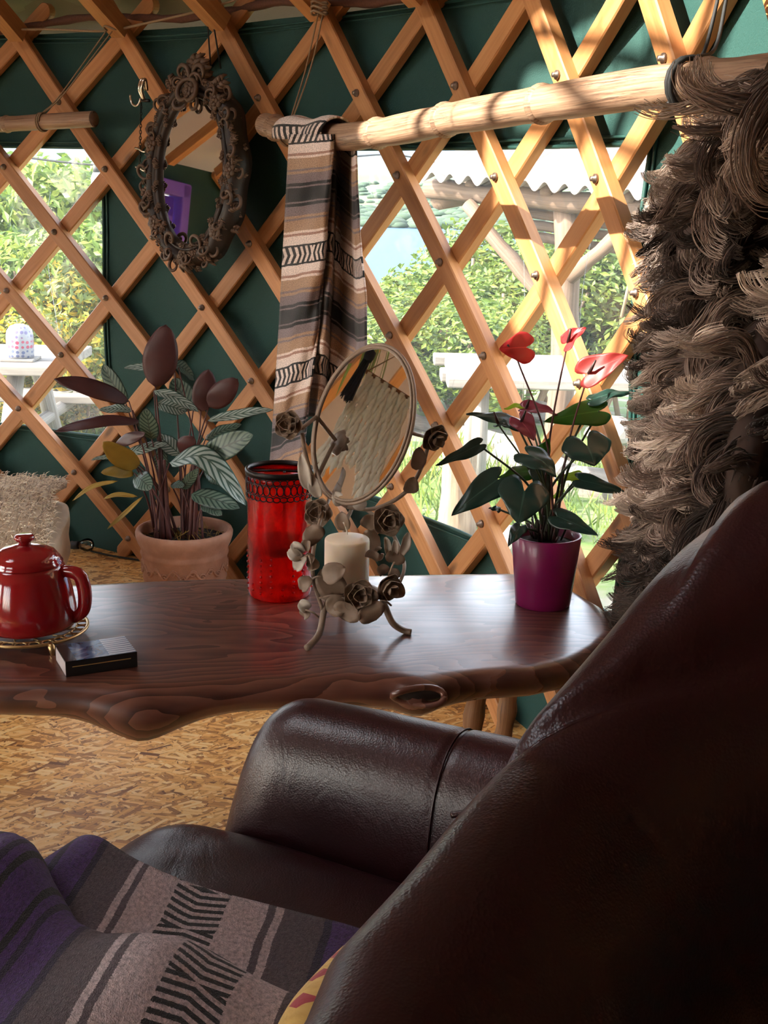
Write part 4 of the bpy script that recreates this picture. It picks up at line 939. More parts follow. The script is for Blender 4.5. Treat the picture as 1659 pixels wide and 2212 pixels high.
for k in range(12):
    a = 2 * PI * k / 12; m = MB(); tube(m, [Vector((r * math.cos(a + s), r * math.sin(a + s), .0145)) for r, s in ((.03, 0), (.042, .12), (.056, -.12), (.07, 0))], .0014, 5); m.build('bar', M['brass'], tv)
for k in range(3):
    a = -.95 + 2 * PI * k / 3; d = Vector((math.cos(a), math.sin(a), 0)); m = MB(); tube(m, [d * .084 + Vector((0, 0, .0155)), d * .091 + Vector((0, 0, .012)), d * .094 + Vector((0, 0, 0))], [.004, .0055, .0028], 8); m.build('foot', M['brass'], tv)

# ------------------------------------------------------------------ matchbox
t = NT('matchbox_print'); o_ = t.obj(); nz = t.noise(t.mapping(o_, (22, 30, 1)), 1.0, 4, .6, 1.5); wv = t.n('ShaderNodeTexWave', wave_type='RINGS'); t.l(t.mapping(o_, (1, 1, 0), (-.045, -.02, 0)), wv.inputs[0]); t.inp(wv, 'Scale', 42.0); t.inp(wv, 'Distortion', 2.0); t.inp(wv, 'Detail', 2.0)
px_ = t.sep(o_)[0]; blue = t.ramp(nz.outputs[0], [(.35, (.01, .012, .03)), (.5, (.05, .10, .22)), (.62, (.20, .26, .36)), (.7, (.5, .42, .33))]); pale = t.ramp(wv.outputs[0], [(.3, (.13, .15, .22)), (.7, (.50, .50, .56))])
cc = t.mix(t.math('GREATER_THAN', px_, .012), blue, pale); cc = t.mix(t.math('LESS_THAN', px_, -.035), cc, (.03, .018, .016)); t.set(color=cc, rough=.25, coat=.3); M['mprint'] = t.m
M['mblack'] = flat('black_card', (.012, .012, .013), .45, .2, 60); M['mcard'] = flat('grey_card', (.42, .36, .36), .8, .1, 60); M['gold'] = flat('gold_line', (.42, .27, .10), .4, .1, 60)
a_ = at_z(143, 1463, TZ); b_ = at_z(297, 1440, TZ); dirm = (b_ - a_); ang = math.atan2(dirm.y, dirm.x); ML, MW_, MH = dirm.length, .068, .0225
perp = Vector((-math.sin(ang), math.cos(ang), 0)); mbx = empty('matchbox', (a_ + b_) / 2 + perp * MW_ / 2, (0, 0, ang)); tag(mbx, 'black matchbox with a blue and white swirled top lying on the table', 'matchbox')
tk = .0009; m = MB()
for c, s in (((0, -MW_ / 2 + tk / 2, MH / 2), (ML, tk, MH)), ((0, MW_ / 2 - tk / 2, MH / 2), (ML, tk, MH)), ((0, 0, tk / 2), (ML, MW_, tk)), ((0, 0, MH - tk * .5), (ML, MW_, tk))): box(m, c, s)
m.build('sleeve', M['mblack'], mbx, False)
m = MB(); box(m, (0, 0, MH + .0002), (ML - .001, MW_ - .001, .0004)); m.build('printed_top', M['mprint'], mbx, False)
m = MB(); box(m, (-.0004, 0, MH / 2), (ML - .0005, MW_ - .003, MH - .003)); m.build('tray', M['mcard'], mbx, False)
m = MB(); box(m, (.0, -MW_ / 2 - .0002, MH * .62), (ML * .82, .0004, .0013)); m.build('gold_line', M['gold'], mbx, False)

# ------------------------------------------------------------------ tall red glass lantern
def redglass():
    t = NT('red_glass'); tr = t.n('ShaderNodeBsdfTransparent'); n = t.noise(t.mapping(t.pc(), (14, 18, 0)), 1.0, 4, .6, 1.2); t.l(t.ramp(n.outputs[0], [(.35, (.80, .008, .006)), (.6, (.97, .03, .012)), (.75, (1.0, .08, .02))]), tr.inputs[0])
    g = t.n('ShaderNodeBsdfGlossy'); t.inp(g, 'Roughness', .08); fr = t.n('ShaderNodeFresnel'); t.inp(fr, 0, 1.45); tl = t.n('ShaderNodeBsdfTranslucent'); t.inp(tl, 0, (1.0, .045, .015, 1)); df = t.n('ShaderNodeBsdfDiffuse'); t.inp(df, 0, (.6, .012, .01, 1))
    bp = t.n('ShaderNodeBump'); t.inp(bp, 'Height', n.outputs[0]); t.inp(bp, 'Strength', .5); t.inp(bp, 'Distance', .004); t.l(bp.outputs[0], g.inputs['Normal'])
    m0 = t.n('ShaderNodeMixShader'); t.inp(m0, 0, .2); t.l(tl.outputs[0], m0.inputs[1]); t.l(df.outputs[0], m0.inputs[2])
    m1 = t.n('ShaderNodeMixShader'); t.l(t.ramp(n.outputs[0], [(.4, (.35, .35, .35)), (.65, (.6, .6, .6))]), m1.inputs[0]); t.l(tr.outputs[0], m1.inputs[1]); t.l(m0.outputs[0], m1.inputs[2])
    m2 = t.n('ShaderNodeMixShader'); t.l(fr.outputs[0], m2.inputs[0]); t.l(m1.outputs[0], m2.inputs[1]); t.l(g.outputs[0], m2.inputs[2]); t.l(m2.outputs[0], t.out.inputs[0]); return t.m
M['redglass'] = redglass()
M['iron'] = flat('black_iron', (.014, .012, .012), .38, .3, 120, metal=.6)
lc = at_z(604, 1284, TZ); LR_, LH = .0530, .216
lan = empty('lantern', lc); tag(lan, 'tall red pressed-glass lantern with a black pierced metal rim', 'lantern')
m = MB(); lathe(m, [(0, .001), (LR_ * .9, .001), (LR_ * .98, .005), (LR_, .012), (LR_, LH - .03), (LR_ * .985, LH - .012), (LR_ * .985, LH - .004)], 56); m.build('glass', M['redglass'], lan)
bm = bmesh.new(); bmesh.ops.create_icosphere(bm, subdivisions=1, radius=.0026); me = bpy.data.meshes.new('bead'); bm.to_mesh(me); bm.free(); me.materials.append(M['redglass']); me.polygons.foreach_set('use_smooth', [True] * len(me.polygons))
for k in range(18):
    a = 2 * PI * k / 18
    for j in range(7):
        if (k % 3 == 2) and j > 1: continue
        link('bead', me, lan, (LR_ * math.cos(a), LR_ * math.sin(a), .016 + .0095 * j + (.003 if k % 2 else 0)))
m = MB(); lathe(m, [(LR_ + .0002, LH - .006), (LR_ + .0032, LH - .006), (LR_ + .004, LH), (LR_ + .0025, LH + .003), (LR_ - .001, LH + .003), (LR_ - .0015, LH - .004), (LR_ + .0002, LH - .006)], 64, close=True); m.build('rim', M['iron'], lan)
m = MB(); ncol = 30
for k in range(ncol):
    a0 = 2 * PI * k / ncol
    for j, (zc, hh, ww) in enumerate([(LH - .011, .0048, .0058), (LH - .0245, .0085, .0056), (LH - .0385, .0045, .0058)]):
        a = a0 + (PI / ncol if j != 1 else 0); pts = []
        for q in range(11):
            b = 2 * PI * q / 10; aa = a + ww * math.cos(b) / LR_; pts.append(Vector(((LR_ + .0018) * math.cos(aa), (LR_ + .0018) * math.sin(aa), zc + hh * math.sin(b))))
        tube(m, pts, .00105, 4, cap=False)
m.build('pierced_band', M['iron'], lan)
m = MB(); tube(m, spline([(0.008, -.005, LH - .002), (.008, -.004, .15), (.006, -.004, .085)], 6), .0022, 6); tube(m, [Vector((-LR_, 0, LH - .004)), Vector((0, 0, LH - .002)), Vector((LR_, 0, LH - .004))], .0018, 5); m.build('hanger_wire', M['iron'], lan)
m = MB(); lathe(m, [(0, .066), (.016, .068), (.028, .076), (.034, .088), (.0355, .1), (.034, .1), (.031, .088), (.024, .078), (0, .072)], 32); m.build('tealight_cup', M['iron'], lan)
m = MB(); lathe(m, [(0, .074), (.020, .074), (.020, .088), (0, .09)], 24); m.build('tealight', flat('red_wax', (.5, .03, .02), .4, .1), lan)

# ------------------------------------------------------------------ leaves and petals: thin solids with an upper and an under side
def leaf_solid(m, B, T, hw, nrm, bend=0.0, cup=0.0, prof='oval', th=.0008, ns=14, nw=8, mi=(0, 1), mid=None, wave=0.0, seed=0):
    """B base, T tip, hw half width, nrm roughly the face normal; mid = extra point the rib passes through"""
    B = Vector(B); T = Vector(T); L = (T - B).length; d = (T - B).normalized(); nrm = (Vector(nrm) - d * Vector(nrm).dot(d)).normalized()
    if mid is None: mid = B.lerp(T, .5) + nrm * bend
    rib = spline([B, Vector(mid), T], ns // 2); ns_ = len(rib) - 1
    rows_v = []; 
    for i, c in enumerate(rib):
        s = i / ns_; t = (rib[min(i + 1, ns_)] - rib[max(i - 1, 0)]).normalized(); n_ = (nrm - t * nrm.dot(t)).normalized(); b_ = t.cross(n_)
        if prof == 'oval': w = hw * (max(1e-3, math.sin(PI * s ** .86)) ** .58) if 0 < s < 1 else hw * .02
        elif prof == 'round': w = hw * math.sqrt(max(.0004, 1 - (2 * s - 1)**2)) * (1.0 - .12 * (2 * s - 1))
        elif prof == 'petal': w = hw * (max(1e-3, math.sin(PI * min(1, s * .93 + .04))) ** .6)
        else: w = hw * ((max(.0, (1 - s)) ** .78) * 1.12 + .004) * (1.0 if s > .22 else .80 + .20 * math.sin(PI / 2 * s / .22))
        row = []
        for j in range(nw + 1):
            x = 2 * j / nw - 1; back_ = 0.0
            if prof == 'heart' and s < .4: back_ = -hw * .72 * math.sin(PI * min(1, abs(x) ** .8 * .86)) * (1 - s / .4) ** 1.2
            wv_ = wave * math.sin(s * 11 + x * 3 + seed) * abs(x)
            row.append((c + b_ * (w * x) + t * back_ + n_ * (cup * x * x * w / hw * 1.0 + wv_), n_, (s, x, 0)))
        rows_v.append(row)
    v = []; p = []; S = nw + 1; N_ = S * (ns_ + 1)
    for sd in (.5, -.5):
        for row in rows_v:
            for q, n_, pc_ in row: v.append(q + n_ * th * sd); p.append(pc_)
    ft = []; fb = []; fr_ = []
    for i in range(ns_):
        for j in range(nw):
            q = (i * S + j, i * S + j + 1, (i + 1) * S + j + 1, (i + 1) * S + j); ft.append(tuple(reversed(q))); fb.append(tuple(N_ + k for k in q))
    rim = [j for j in range(nw)] + [i * S + nw for i in range(ns_)] + [ns_ * S + nw - j for j in range(nw)] + [(ns_ - i) * S for i in range(ns_)]
    for k in range(len(rim)): a, b = rim[k], rim[(k + 1) % len(rim)]; fr_.append((a, b, N_ + b, N_ + a))
    o = len(m.v); m.add(v, ft, p, mi[0]); n0 = len(m.f)
    m.f += [tuple(i + o for i in q) for q in fb + fr_]; m.m += [mi[1]] * (len(fb) + len(fr_)); return m

# ------------------------------------------------------------------ vanity mirror and candle stand of painted metal leaves and roses
M['tole'] = flat('painted_tole', (.235, .165, .115), .5, .25, 70, .1, spec=.4); M['tole_d'] = M['tole']; M['tole_pale'] = flat('pale_tole', (.46, .40, .33), .5, .2, 70)
VC = Vector((-.052, 1.845, TZ))
van = empty('vanity_stand', VC); tag(van, 'painted metal vanity mirror stand of roses and leaves holding a candle', 'mirror stand')
def vy(x, y, Y): return at_y(x, y, Y) - VC
def wire(pts, r, name='stem', mat='tole', n=7): m = MB(); q = spline(pts, n); tube(m, q, r, 8); return m.build(name, M[mat], van)
f1 = at_z(662, 1406, TZ) - VC; f2 = at_z(888, 1371, TZ) - VC
RZ = .052
wire([f1 + Vector((0, 0, .005)), f1 + Vector((.004, .006, .006)), vy(690, 1368, 1.755), vy(700, 1320, 1.78), vy(712, 1290, 1.80)], .0052, 'leg')
wire([f2 + Vector((0, 0, .004)), f2 + Vector((-.012, .002, .006)), vy(848, 1345, 1.80), vy(832, 1310, 1.805), vy(826, 1290, 1.81)], .0052, 'leg')
wire([Vector((-.02, .115, .004)), Vector((-.012, .09, .012)), Vector((-.006, .062, .035)), Vector((-.004, .05, .05))], .0052, 'leg')
m = MB(); tube(m, [Vector((.05 * math.cos(a), .05 * math.sin(a), RZ)) for a in np.linspace(0, 2 * PI, 40)], .0028, 6, cap=False); m.build('candle_ring', M['tole'], van)
m = MB(); lathe(m, [(0, RZ - .001), (.045, RZ - .001), (.048, RZ + .003), (.046, RZ + .003), (.043, RZ + .0015), (0, RZ + .0015)], 32); m.build('candle_plate', M['tole'], van)
# yoke that carries the mirror
YM = 1.93
yoke_l = [(652, 935), (661, 985), (676, 1030), (706, 1068), (750, 1095)]; yoke_r = [(926, 958), (912, 1005), (888, 1050), (850, 1082), (800, 1100), (750, 1095)]
wire([vy(x, y, YM + .012) for x, y in yoke_l], .0034, 'yoke'); wire([vy(x, y, YM - .005) for x, y in yoke_r], .0034, 'yoke')
wire([vy(760, 1098, YM), vy(744, 1150, YM - .03), Vector((.0, .05, RZ))], .0034, 'upright'); wire([vy(790, 1100, YM), vy(840, 1140, YM - .03), vy(868, 1200, 1.87), vy(872, 1235, 1.84), vy(850, 1285, 1.80)], .003, 'upright')
wire([vy(712, 1076, YM), vy(690, 1130, YM - .06), vy(676, 1200, 1.80), vy(678, 1255, 1.79), vy(697, 1318, 1.78)], .003, 'upright')
# oval glass: turned to the left and leaning back
mo = at_y(783, 916, YM + .005); yaw, lean = math.radians(38), math.radians(21)
zv = Vector((-math.sin(yaw) * math.cos(lean), -math.cos(yaw) * math.cos(lean), math.sin(lean))); xv = Vector((0, 0, 1)).cross(zv).normalized(); yv = zv.cross(xv)
VM = Matrix((xv, yv, zv)).transposed()
EA, EB = .0905, .1235
def ve(a, g, z): return (VM @ Vector(((EA + g) * math.cos(a), (EB + g) * math.sin(a), z))) + mo - VC
m = MB(); n = 64; m.add([ve(2 * PI * k / n, 0, .002) for k in range(n)] + [ve(2 * PI * k / n, 0, -.002) for k in range(n)], [tuple(range(n)), tuple(range(2 * n - 1, n - 1, -1))] + [(k, n + k, n + (k + 1) % n, (k + 1) % n) for k in range(n)]); gl = m.build('oval_glass', M['mirror'], van, False)
for g, z, r in ((.001, .003, .0026), (.0055, .0005, .0030), (.0015, -.005, .0035)):
    m = MB(); tube(m, [ve(2 * PI * k / 72, g, z) for k in range(73)], r, 7, cap=False); m.build('mirror_rim', M['tole'], van)
wire([ve(PI, .004, 0), vy(652, 925, YM + .012)], .0034, 'pivot', n=3); wire([ve(0, .004, 0), vy(915, 942, YM - .005)], .0034, 'pivot', n=3)
def rose(px, py, Y, r, face, label=None, mat='tole'):
    c = vy(px, py, Y); fz = Vector(face).normalized(); q = fz.to_track_quat('Z', 'Y'); e = empty('rose', c, parent=van); e.rotation_euler = q.to_euler()
    for ring, (nn, r0, hw, up, tilt) in enumerate([(5, .35, .62, 0.05, .35), (5, .18, .5, .28, .75), (3, .06, .36, .5, 1.15)]):
        for k in range(nn):
            a = 2 * PI * k / nn + ring * .6; d = Vector((math.cos(a), math.sin(a), 0)); B = d * r * r0 * .3 + Vector((0, 0, r * (up - .25))); T = d * r * (.98 - .28 * ring) + Vector((0, 0, r * (up + tilt * .28)))
            m = MB(); leaf_solid(m, B, T, r * hw * (1 - .1 * ring), Vector((0, 0, 1)) - d * .4, bend=-r * .16, cup=r * .22, prof='petal', th=.0009, ns=8, nw=6, mi=(0, 0)); m.build('petal', M[mat], e)
    m = MB(); lathe(m, [(0, r * .2), (r * .12, r * .12), (r * .14, -r * .1), (0, -r * .25)], 8); m.build('centre', M['iron'], e)
    return e
rose(624, 918, YM + .005, .0245, (-.25, -1, .25)); rose(937, 944, YM - .012, .0245, (.5, -.8, -.3)); rose(838, 1124, 1.86, .0265, (.2, -1, .2)); rose(688, 1108, 1.90, .0245, (-.2, -1, .3))
rose(778, 1290, 1.775, .028, (.1, -1, .45)); rose(838, 1268, 1.79, .024, (.6, -.8, -.2))
def vleaf(b, t_, Y, hw, n_=(0, -1, .4), prof='oval', mat='tole', cup=.004, Y2=None):
    m = MB(); leaf_solid(m, vy(*b, Y), vy(*t_, Y2 or Y), hw, n_, bend=.004, cup=cup, prof=prof, th=.0009, ns=10, nw=6, mi=(0, 0), wave=.0012, seed=b[0]); return m.build('leaf', M[mat], van)
vleaf((698, 1252), (746, 1226), 1.775, .0165, (0, -.8, .6)); vleaf((737, 1290), (692, 1230), 1.785, .022, (-.2, -1, .3), 'round'); vleaf((745, 1298), (705, 1318), 1.77, .017, (0, -.9, .2)); vleaf((760, 1305), (742, 1338), 1.765, .022, (0, -1, .5), 'round'); vleaf((790, 1305), (812, 1340), 1.765, .022, (0, -1, .5), 'round')
vleaf((836, 1290), (852, 1250), 1.79, .022, (.4, -1, 0), 'round'); vleaf((690, 1168), (662, 1140), 1.80, .0185, (0, -1, .2), 'round'); vleaf((745, 1145), (738, 1105), 1.86, .0125, (-.2, -1, .1)); vleaf((790, 1140), (806, 1112), 1.87, .0145, (.1, -1, 0), 'round'); vleaf((790, 1172), (820, 1160), 1.88, .019, (.1, -1, .2), 'round')
for b, t_ in (((668, 1060), (652, 980)), ((690, 1075), (672, 1025)), ((742, 1090), (722, 1062)), ((790, 1095), (760, 1078))): vleaf(b, t_, YM - .02, .0105, (-.3, -1, .3), mat='tole_pale')
for b, t_ in (((898, 1015), (905, 965)), ((880, 1065), (893, 1030))): vleaf(b, t_, YM - .02, .0125, (.3, -1, .1))
for b, t_, hw in (((655, 1195), (632, 1172), .010), ((652, 1205), (622, 1190), .010), ((662, 1190), (668, 1168), .009), ((660, 1200), (640, 1232), .011), ((668, 1215), (678, 1200), .009), ((664, 1225), (690, 1218), .010), ((672, 1248), (652, 1275), .012), ((668, 1315), (648, 1298), .010), ((668, 1320), (656, 1332), .010)): vleaf(b, t_, 1.785, hw, (-.5, -1, .5), 'petal', 'tole_pale' if t_[0] < 650 else 'tole')
for b, t_, hw in (((838, 1200), (832, 1160), .006), ((850, 1200), (852, 1166), .006), ((866, 1200), (882, 1150), .008), ((846, 1215), (858, 1190), .016), ((830, 1240), (820, 1222), .010), ((850, 1250), (846, 1228), .010), ((800, 1205), (808, 1190), .012)): vleaf(b, t_, 1.83, hw, (.3, -1, .3), 'petal', 'tole_pale' if t_[1] < 1168 else 'tole')
for a_, b_ in (((675, 1250), (700, 1248)), ((668, 1200), (676, 1240)), ((660, 1318), (690, 1335)), ((690, 1292), (745, 1288)), ((826, 1300), (845, 1308)), ((842, 1240), (852, 1215))): wire([vy(*a_, 1.78), vy((a_[0] + b_[0]) / 2, (a_[1] + b_[1]) / 2 - 4, 1.775), vy(*b_, 1.78)], .0016, 'tendril', n=4)
m = MB(); tube(m, [vy(818 + 8 * math.cos(a), 1196 + 12 * math.sin(a), 1.86) for a in np.linspace(0, 2 * PI * .85, 18)], .0028, 6); m.build('curl', M['tole'], van)
# candle
M['wax'] = NT('ivory_wax').set(color=(.82, .70, .55), rough=.38, sss=.35).m; M['wax'].node_tree.nodes['Principled BSDF'].inputs['Subsurface Radius'].default_value = (.02, .012, .006); M['wax'].node_tree.nodes['Principled BSDF'].inputs['Subsurface Scale'].default_value = .5
cc_ = VC + Vector((-.004, 0, RZ + .0016)); ct = at_y(747, 1163, cc_.y).z - cc_.z; cr = .0348
cn = empty('candle', cc_); tag(cn, 'thick ivory pillar candle with a white wick on the vanity stand', 'candle')
m = MB(); lathe(m, [(0, 0), (cr, 0), (cr, ct - .004), (cr * .985, ct - .001), (cr * .95, ct + .0006), (cr * .6, ct + .0028), (cr * .2, ct + .0055), (0, ct + .006)], 48); m.build('wax', M['wax'], cn)
m = MB(); tube(m, spline([(0, 0, ct + .004), (-.001, 0, ct + .014), (-.006, 0, ct + .026)], 4), [.0011] * 8 + [.0013], 6); m.build('wick', flat('wick_cotton', (.75, .68, .6), .9, .1), cn)
# ------------------------------------------------------------------ leather sofa
def leather():
    t = NT('oxblood_leather'); o = t.obj(); v = t.vor(o, 520); n = t.noise(o, 6, 4); wr = t.noise(t.mapping(o, (14, 5, 9), (0, 0, 0), (0, 0, .5)), 1.4, 5, .6, .8)
    c = t.mix(n.outputs[0], (.010, .0014, .0027), (.036, .0036, .0070))
    t.set(color=c, rough=t.ramp(n.outputs[0], [(.3, (.29, .29, .29)), (.7, (.38, .38, .38))]), spec=.5); t.bump(t.math('ADD', t.math('MULTIPLY', v.outputs[0], .12), t.math('MULTIPLY', wr.outputs[0], 1.0)), .35, .004); return t.m
M['leather'] = leather()
AX_W = Vector((.46, .888, 0)).normalized(); AX_F = Vector((-AX_W.y, AX_W.x, 0))
def S(f, w, z): return AX_F * f + AX_W * w + Vector((0, 0, z))
so = S(.45, .6, 0); sofa = empty('leather_sofa', so); tag(sofa, 'dark oxblood leather sofa with a rounded back and rolled arm', 'sofa')
def nz(p, s, k=0): return mnoise.noise(Vector((p.x * s, p.y * s, p.z * s + k)))
# back: shoulder line followed by an arched section; a diagonal seam divides head cushion and body
RID = [(.02, .24, .715), (.20, .245, .725), (.406, .252, .752), (.444, .262, .757), (.50, .256, .768), (.56, .253, .776), (.604, .249, .781), (.642, .238, .80), (.728, .211, .83), (.80, .195, .838), (.874, .178, .820), (.92, .150, .802), (.99, .12, .78), (1.06, .10, .79), (1.10, .09, .77)]
rw = [r[0] for r in RID]
def ridge(w): return float(np.interp(w, rw, [r[1] for r in RID])), float(np.interp(w, rw, [r[2] for r in RID]))
PRF = [(-.06, -.42), (-.055, -.30), (-.035, -.20), (-.012, -.11), (.0, -.055), (.004, -.03), (.010, -.010), (.022, .004), (.042, .010), (.066, .006), (.095, -.012), (.13, -.045), (.16, -.09), (.185, -.15), (.205, -.24), (.215, -.40), (.21, -.74)]
PRF2 = [(-.06, -.42), (-.055, -.30), (-.045, -.20), (-.03, -.12), (-.016, -.055), (-.006, -.02), (.003, .004), (.019, .028), (.039, .052), (.063, .071), (.093, .081), (.128, .080), (.16, .058), (.19, .01), (.205, -.09), (.215, -.28), (.21, -.74)]
NQ = 56; pb = np.interp(np.linspace(0, len(PRF) - 1, NQ + 1), range(len(PRF)), [p[0] for p in PRF]); pz = np.interp(np.linspace(0, len(PRF) - 1, NQ + 1), range(len(PRF)), [p[1] for p in PRF])
pb2 = np.interp(np.linspace(0, len(PRF2) - 1, NQ + 1), range(len(PRF2)), [p[0] for p in PRF2]); pz2 = np.interp(np.linspace(0, len(PRF2) - 1, NQ + 1), range(len(PRF2)), [p[1] for p in PRF2])
for _ in range(3):
    pb2[1:-1] = (pb2[:-2] + 2 * pb2[1:-1] + pb2[2:]) / 4; pz2[1:-1] = (pz2[:-2] + 2 * pz2[1:-1] + pz2[2:]) / 4
    pb[1:-1] = (pb[:-2] + 2 * pb[1:-1] + pb[2:]) / 4; pz[1:-1] = (pz[:-2] + 2 * pz[1:-1] + pz[2:]) / 4
def back_fn(u, q):
    w = .03 + .98 * u; f0, z0 = ridge(w); k = int(round(q * NQ)); mx_ = min(1, max(0, (w - .63) / .17)); mx_ = mx_ * mx_ * (3 - 2 * mx_); b, dz = pb[k] * (1 - mx_) + pb2[k] * mx_, pz[k] * (1 - mx_) + pz2[k] * mx_
    e = min(1, (1.01 - w) / .07); e = math.sqrt(max(0, 1 - (1 - e)**2)); e2 = min(1, (w - .03) / .08); e *= math.sqrt(max(0, 1 - (1 - e2)**2))
    cb = .08; bb = cb + (b - cb) * (.35 + .65 * e); bb *= 1 - .5 * min(1, max(0, (w - .62) / .4)) if bb > .05 else 1; zz = dz - (1 - e) * .06
    sw = .604 + .95 * max(-.02, b); dd = (w - sw); seam = math.exp(-(dd / .010)**2) * (1 if b > -.03 else 0)
    zc = -.25; nb, nz_ = (b - cb), (dz - zc); L = math.hypot(nb, nz_) + 1e-6; off = -.010 * seam + (.008 / (1 + math.exp(-dd * 90)) if b > -.04 else 0)
    p = S(f0 - bb, w, max(.03, z0 + zz)); off += .005 * nz(p, 9) + (.0035 * nz(Vector((w * 6, b * 50, 0)), 1.0, 3) if dd > .02 else 0)
    return p + (AX_F * (-nb / L) + Vector((0, 0, nz_ / L))) * off - so
m = MB(); grid(m, back_fn, 150, NQ); m.build('backrest', M['leather'], sofa)
# piping along the seam
sp_ = []
for k in range(24):
    b = -.01 + .20 * k / 23; w = .604 + .95 * max(-.02, b); f0, z0 = ridge(w); sp_.append(S(f0 - b, w, z0 + float(np.interp(b, pb[18:], pz[18:])) - .006) - so)
m = MB(); tube(m, sp_, .0022, 6); m.build('seam', M['leather'], sofa)
# rolled far arm
ARM = [(1.030, .02), (1.026, .20), (1.028, .36), (1.034, .44), (1.046, .49), (1.066, .522), (1.092, .536), (1.12, .534), (1.143, .515), (1.157, .48), (1.163, .42), (1.165, .2), (1.165, .02)]
aw = np.interp(np.linspace(0, 12, 40), range(13), [p[0] for p in ARM]); az = np.interp(np.linspace(0, 12, 40), range(13), [p[1] for p in ARM])
for _ in range(2): aw[1:-1] = (aw[:-2] + 2 * aw[1:-1] + aw[2:]) / 4; az[1:-1] = (az[:-2] + 2 * az[1:-1] + az[2:]) / 4
def arm_fn(shift):
    def fn(u, q):
        k = int(round(q * 39)); f = .715 + .045 * max(0, (.54 - az[k]) / .2 if az[k] > .34 else 1) * (1 - u) - .605 * u; e = min(1, u / .11); e = math.sqrt(max(0, 1 - (1 - e)**2)); cw, cz = 1.097, .26
        w = cw + (aw[k] - cw) * (.45 + .55 * e); z = .02 + (az[k] - .02) * (.90 + .10 * e) + .02 * u - .012 * math.exp(-((u - .62) / .25)**2) * 0
        s2 = math.exp(-((f - .475 + .05 * (w - 1.08)) / .0035)**2); p = S(f - .03 * (1 - e) * 0, w, z); off = .004 * nz(p, 8, 2) - .004 * s2
        return p + (AX_W * (w - cw) + Vector((0, 0, max(0, z - cz)))).normalized() * off - so + AX_W * shift
    return fn
m = MB(); grid(m, arm_fn(0), 90, 39); m.build('arm', M['leather'], sofa)
m = MB(); v = [arm_fn(0)(0, k / 39) for k in range(40)]; c = sum(v, Vector()) / 40 + AX_F * .012; m.add(v + [v_ * .5 + c * .5 + AX_F * .004 for v_ in v] + [c], [(k, k + 1, 41 + k, 40 + k) for k in range(39)] + [(40 + k, 41 + k, 80) for k in range(39)]); m.build('arm_front', M['leather'], sofa)
m = MB(); tube(m, [S(.475 - .05 * (aw[k] - 1.08), aw[k], az[k] + .02 * .365) - so + (AX_W * (aw[k] - 1.097) + Vector((0, 0, max(0, az[k] - .26)))).normalized() * .0005 for k in range(6, 36)], .0012, 5); m.build('arm_seam', M['leather'], sofa)
# seat cushion
def cushion(f0, f1, w0, w1, zt, h, crown, seed):
    def fn(u, v):      # unwrapped pillow: v from underside front over the top to underside back, u across
        a = v * 2 * PI; fx = math.copysign(abs(math.cos(a)) ** .35, math.cos(a)); zx = math.copysign(abs(math.sin(a)) ** .45, math.sin(a))
        e = 2 * u - 1; ew = math.copysign(min(1, abs(e)) ** 1.0, e); rr = (1 - abs(e) ** 9) ** .35 if abs(e) < 1 else 0
        f = (f0 + f1) / 2 + (f1 - f0) / 2 * fx * (.78 + .22 * rr); w = (w0 + w1) / 2 + (w1 - w0) / 2 * ew
        z = zt - h / 2 + h / 2 * zx * (.25 + .75 * rr) + (crown * (1 - e * e) * (1 - fx * fx) if zx > 0 else 0); p = S(f, w, z)
        return p + Vector((0, 0, .006 * nz(p, 7, seed) + .003 * nz(p, 19, seed))) * (1 if zx > .2 else .2) - so
    return fn
m = MB(); grid(m, cushion(.24, .825, .52, 1.045, .408, .17, .020, 5), 60, 72, wrap=False); m.build('seat_cushion', M['leather'], sofa)
m = MB(); grid(m, cushion(.24, .800, .02, .515, .385, .15, .022, 9), 40, 60, wrap=False); m.build('seat_cushion', M['leather'], sofa)
m = MB(); box(m, S(.43, .57, .14) - so, (.60, 1.06, .22), M=Matrix((AX_F, AX_W, Vector((0, 0, 1)))).transposed(), ch=.02); m.build('base', M['leather'], sofa)
for f, w in ((.7, .08), (.7, 1.08), (.16, .08), (.16, 1.04)):
    m = MB(); q = S(f, w, 0) - so; lathe(m, [(.018, 0), (.024, .04), (0, .041)], 14, q); m.build('foot', M['bark'], sofa)

# ------------------------------------------------------------------ purple striped blanket folded on the seat
PU, PD, HG, CW = (.075, .032, .17), (.022, .014, .045), (.10, .075, .09), (.56, .47, .49)
BKT = [(0, PU), (.08, BK), (.12, PU), (.17, PD), (.21, PU), (.36, PD), (.40, HG), (.60, CW), (.64, HG), (.675, CW), (.885, CW)]
M['blanket'] = stripes_mat('blanket_wool', BKT, (BK, CW, .865), .42, 95, 5.0, 1.0, 230)
bl = empty('striped_blanket', S(.62, .72, .40)); tag(bl, 'purple striped woollen blanket with cream bands folded over the sofa seat', 'blanket'); b0 = bl.location.copy()
def seat_top(f, w):
    e = (w - .5) / .55; z = .418 + .012
    if f > .76: z -= ((f - .76) / .06)**2 * .03
    if f < .34: z += (.34 - f) * .2
    return z
MF = .632   # the zigzag band's place on the far layer
def lay1(u, v):
    w = .50 + .372 * v + .008 * math.sin(u * 9); f = .40 + .47 * u
    p = S(f, w, seat_top(f, w) + .006 + .006 * nz(S(f, w, 0), 9) + .012 * math.exp(-((f - .80) / .05)**2)); return p - b0
m = MB(); slab(m, lay1, 1, 90, 60, .007, pc=lambda u, v: (.50 + .372 * v, .40 + .47 * u - MF + .14 * (1 - v), 0)); m.build('lower_layer', M['blanket'], bl)
EDG = [(.36, .765), (.46, .752), (.494, .750), (.556, .750), (.63, .737), (.679, .744), (.746, .777), (.805, .815), (.86, .82), (.95, .82)]
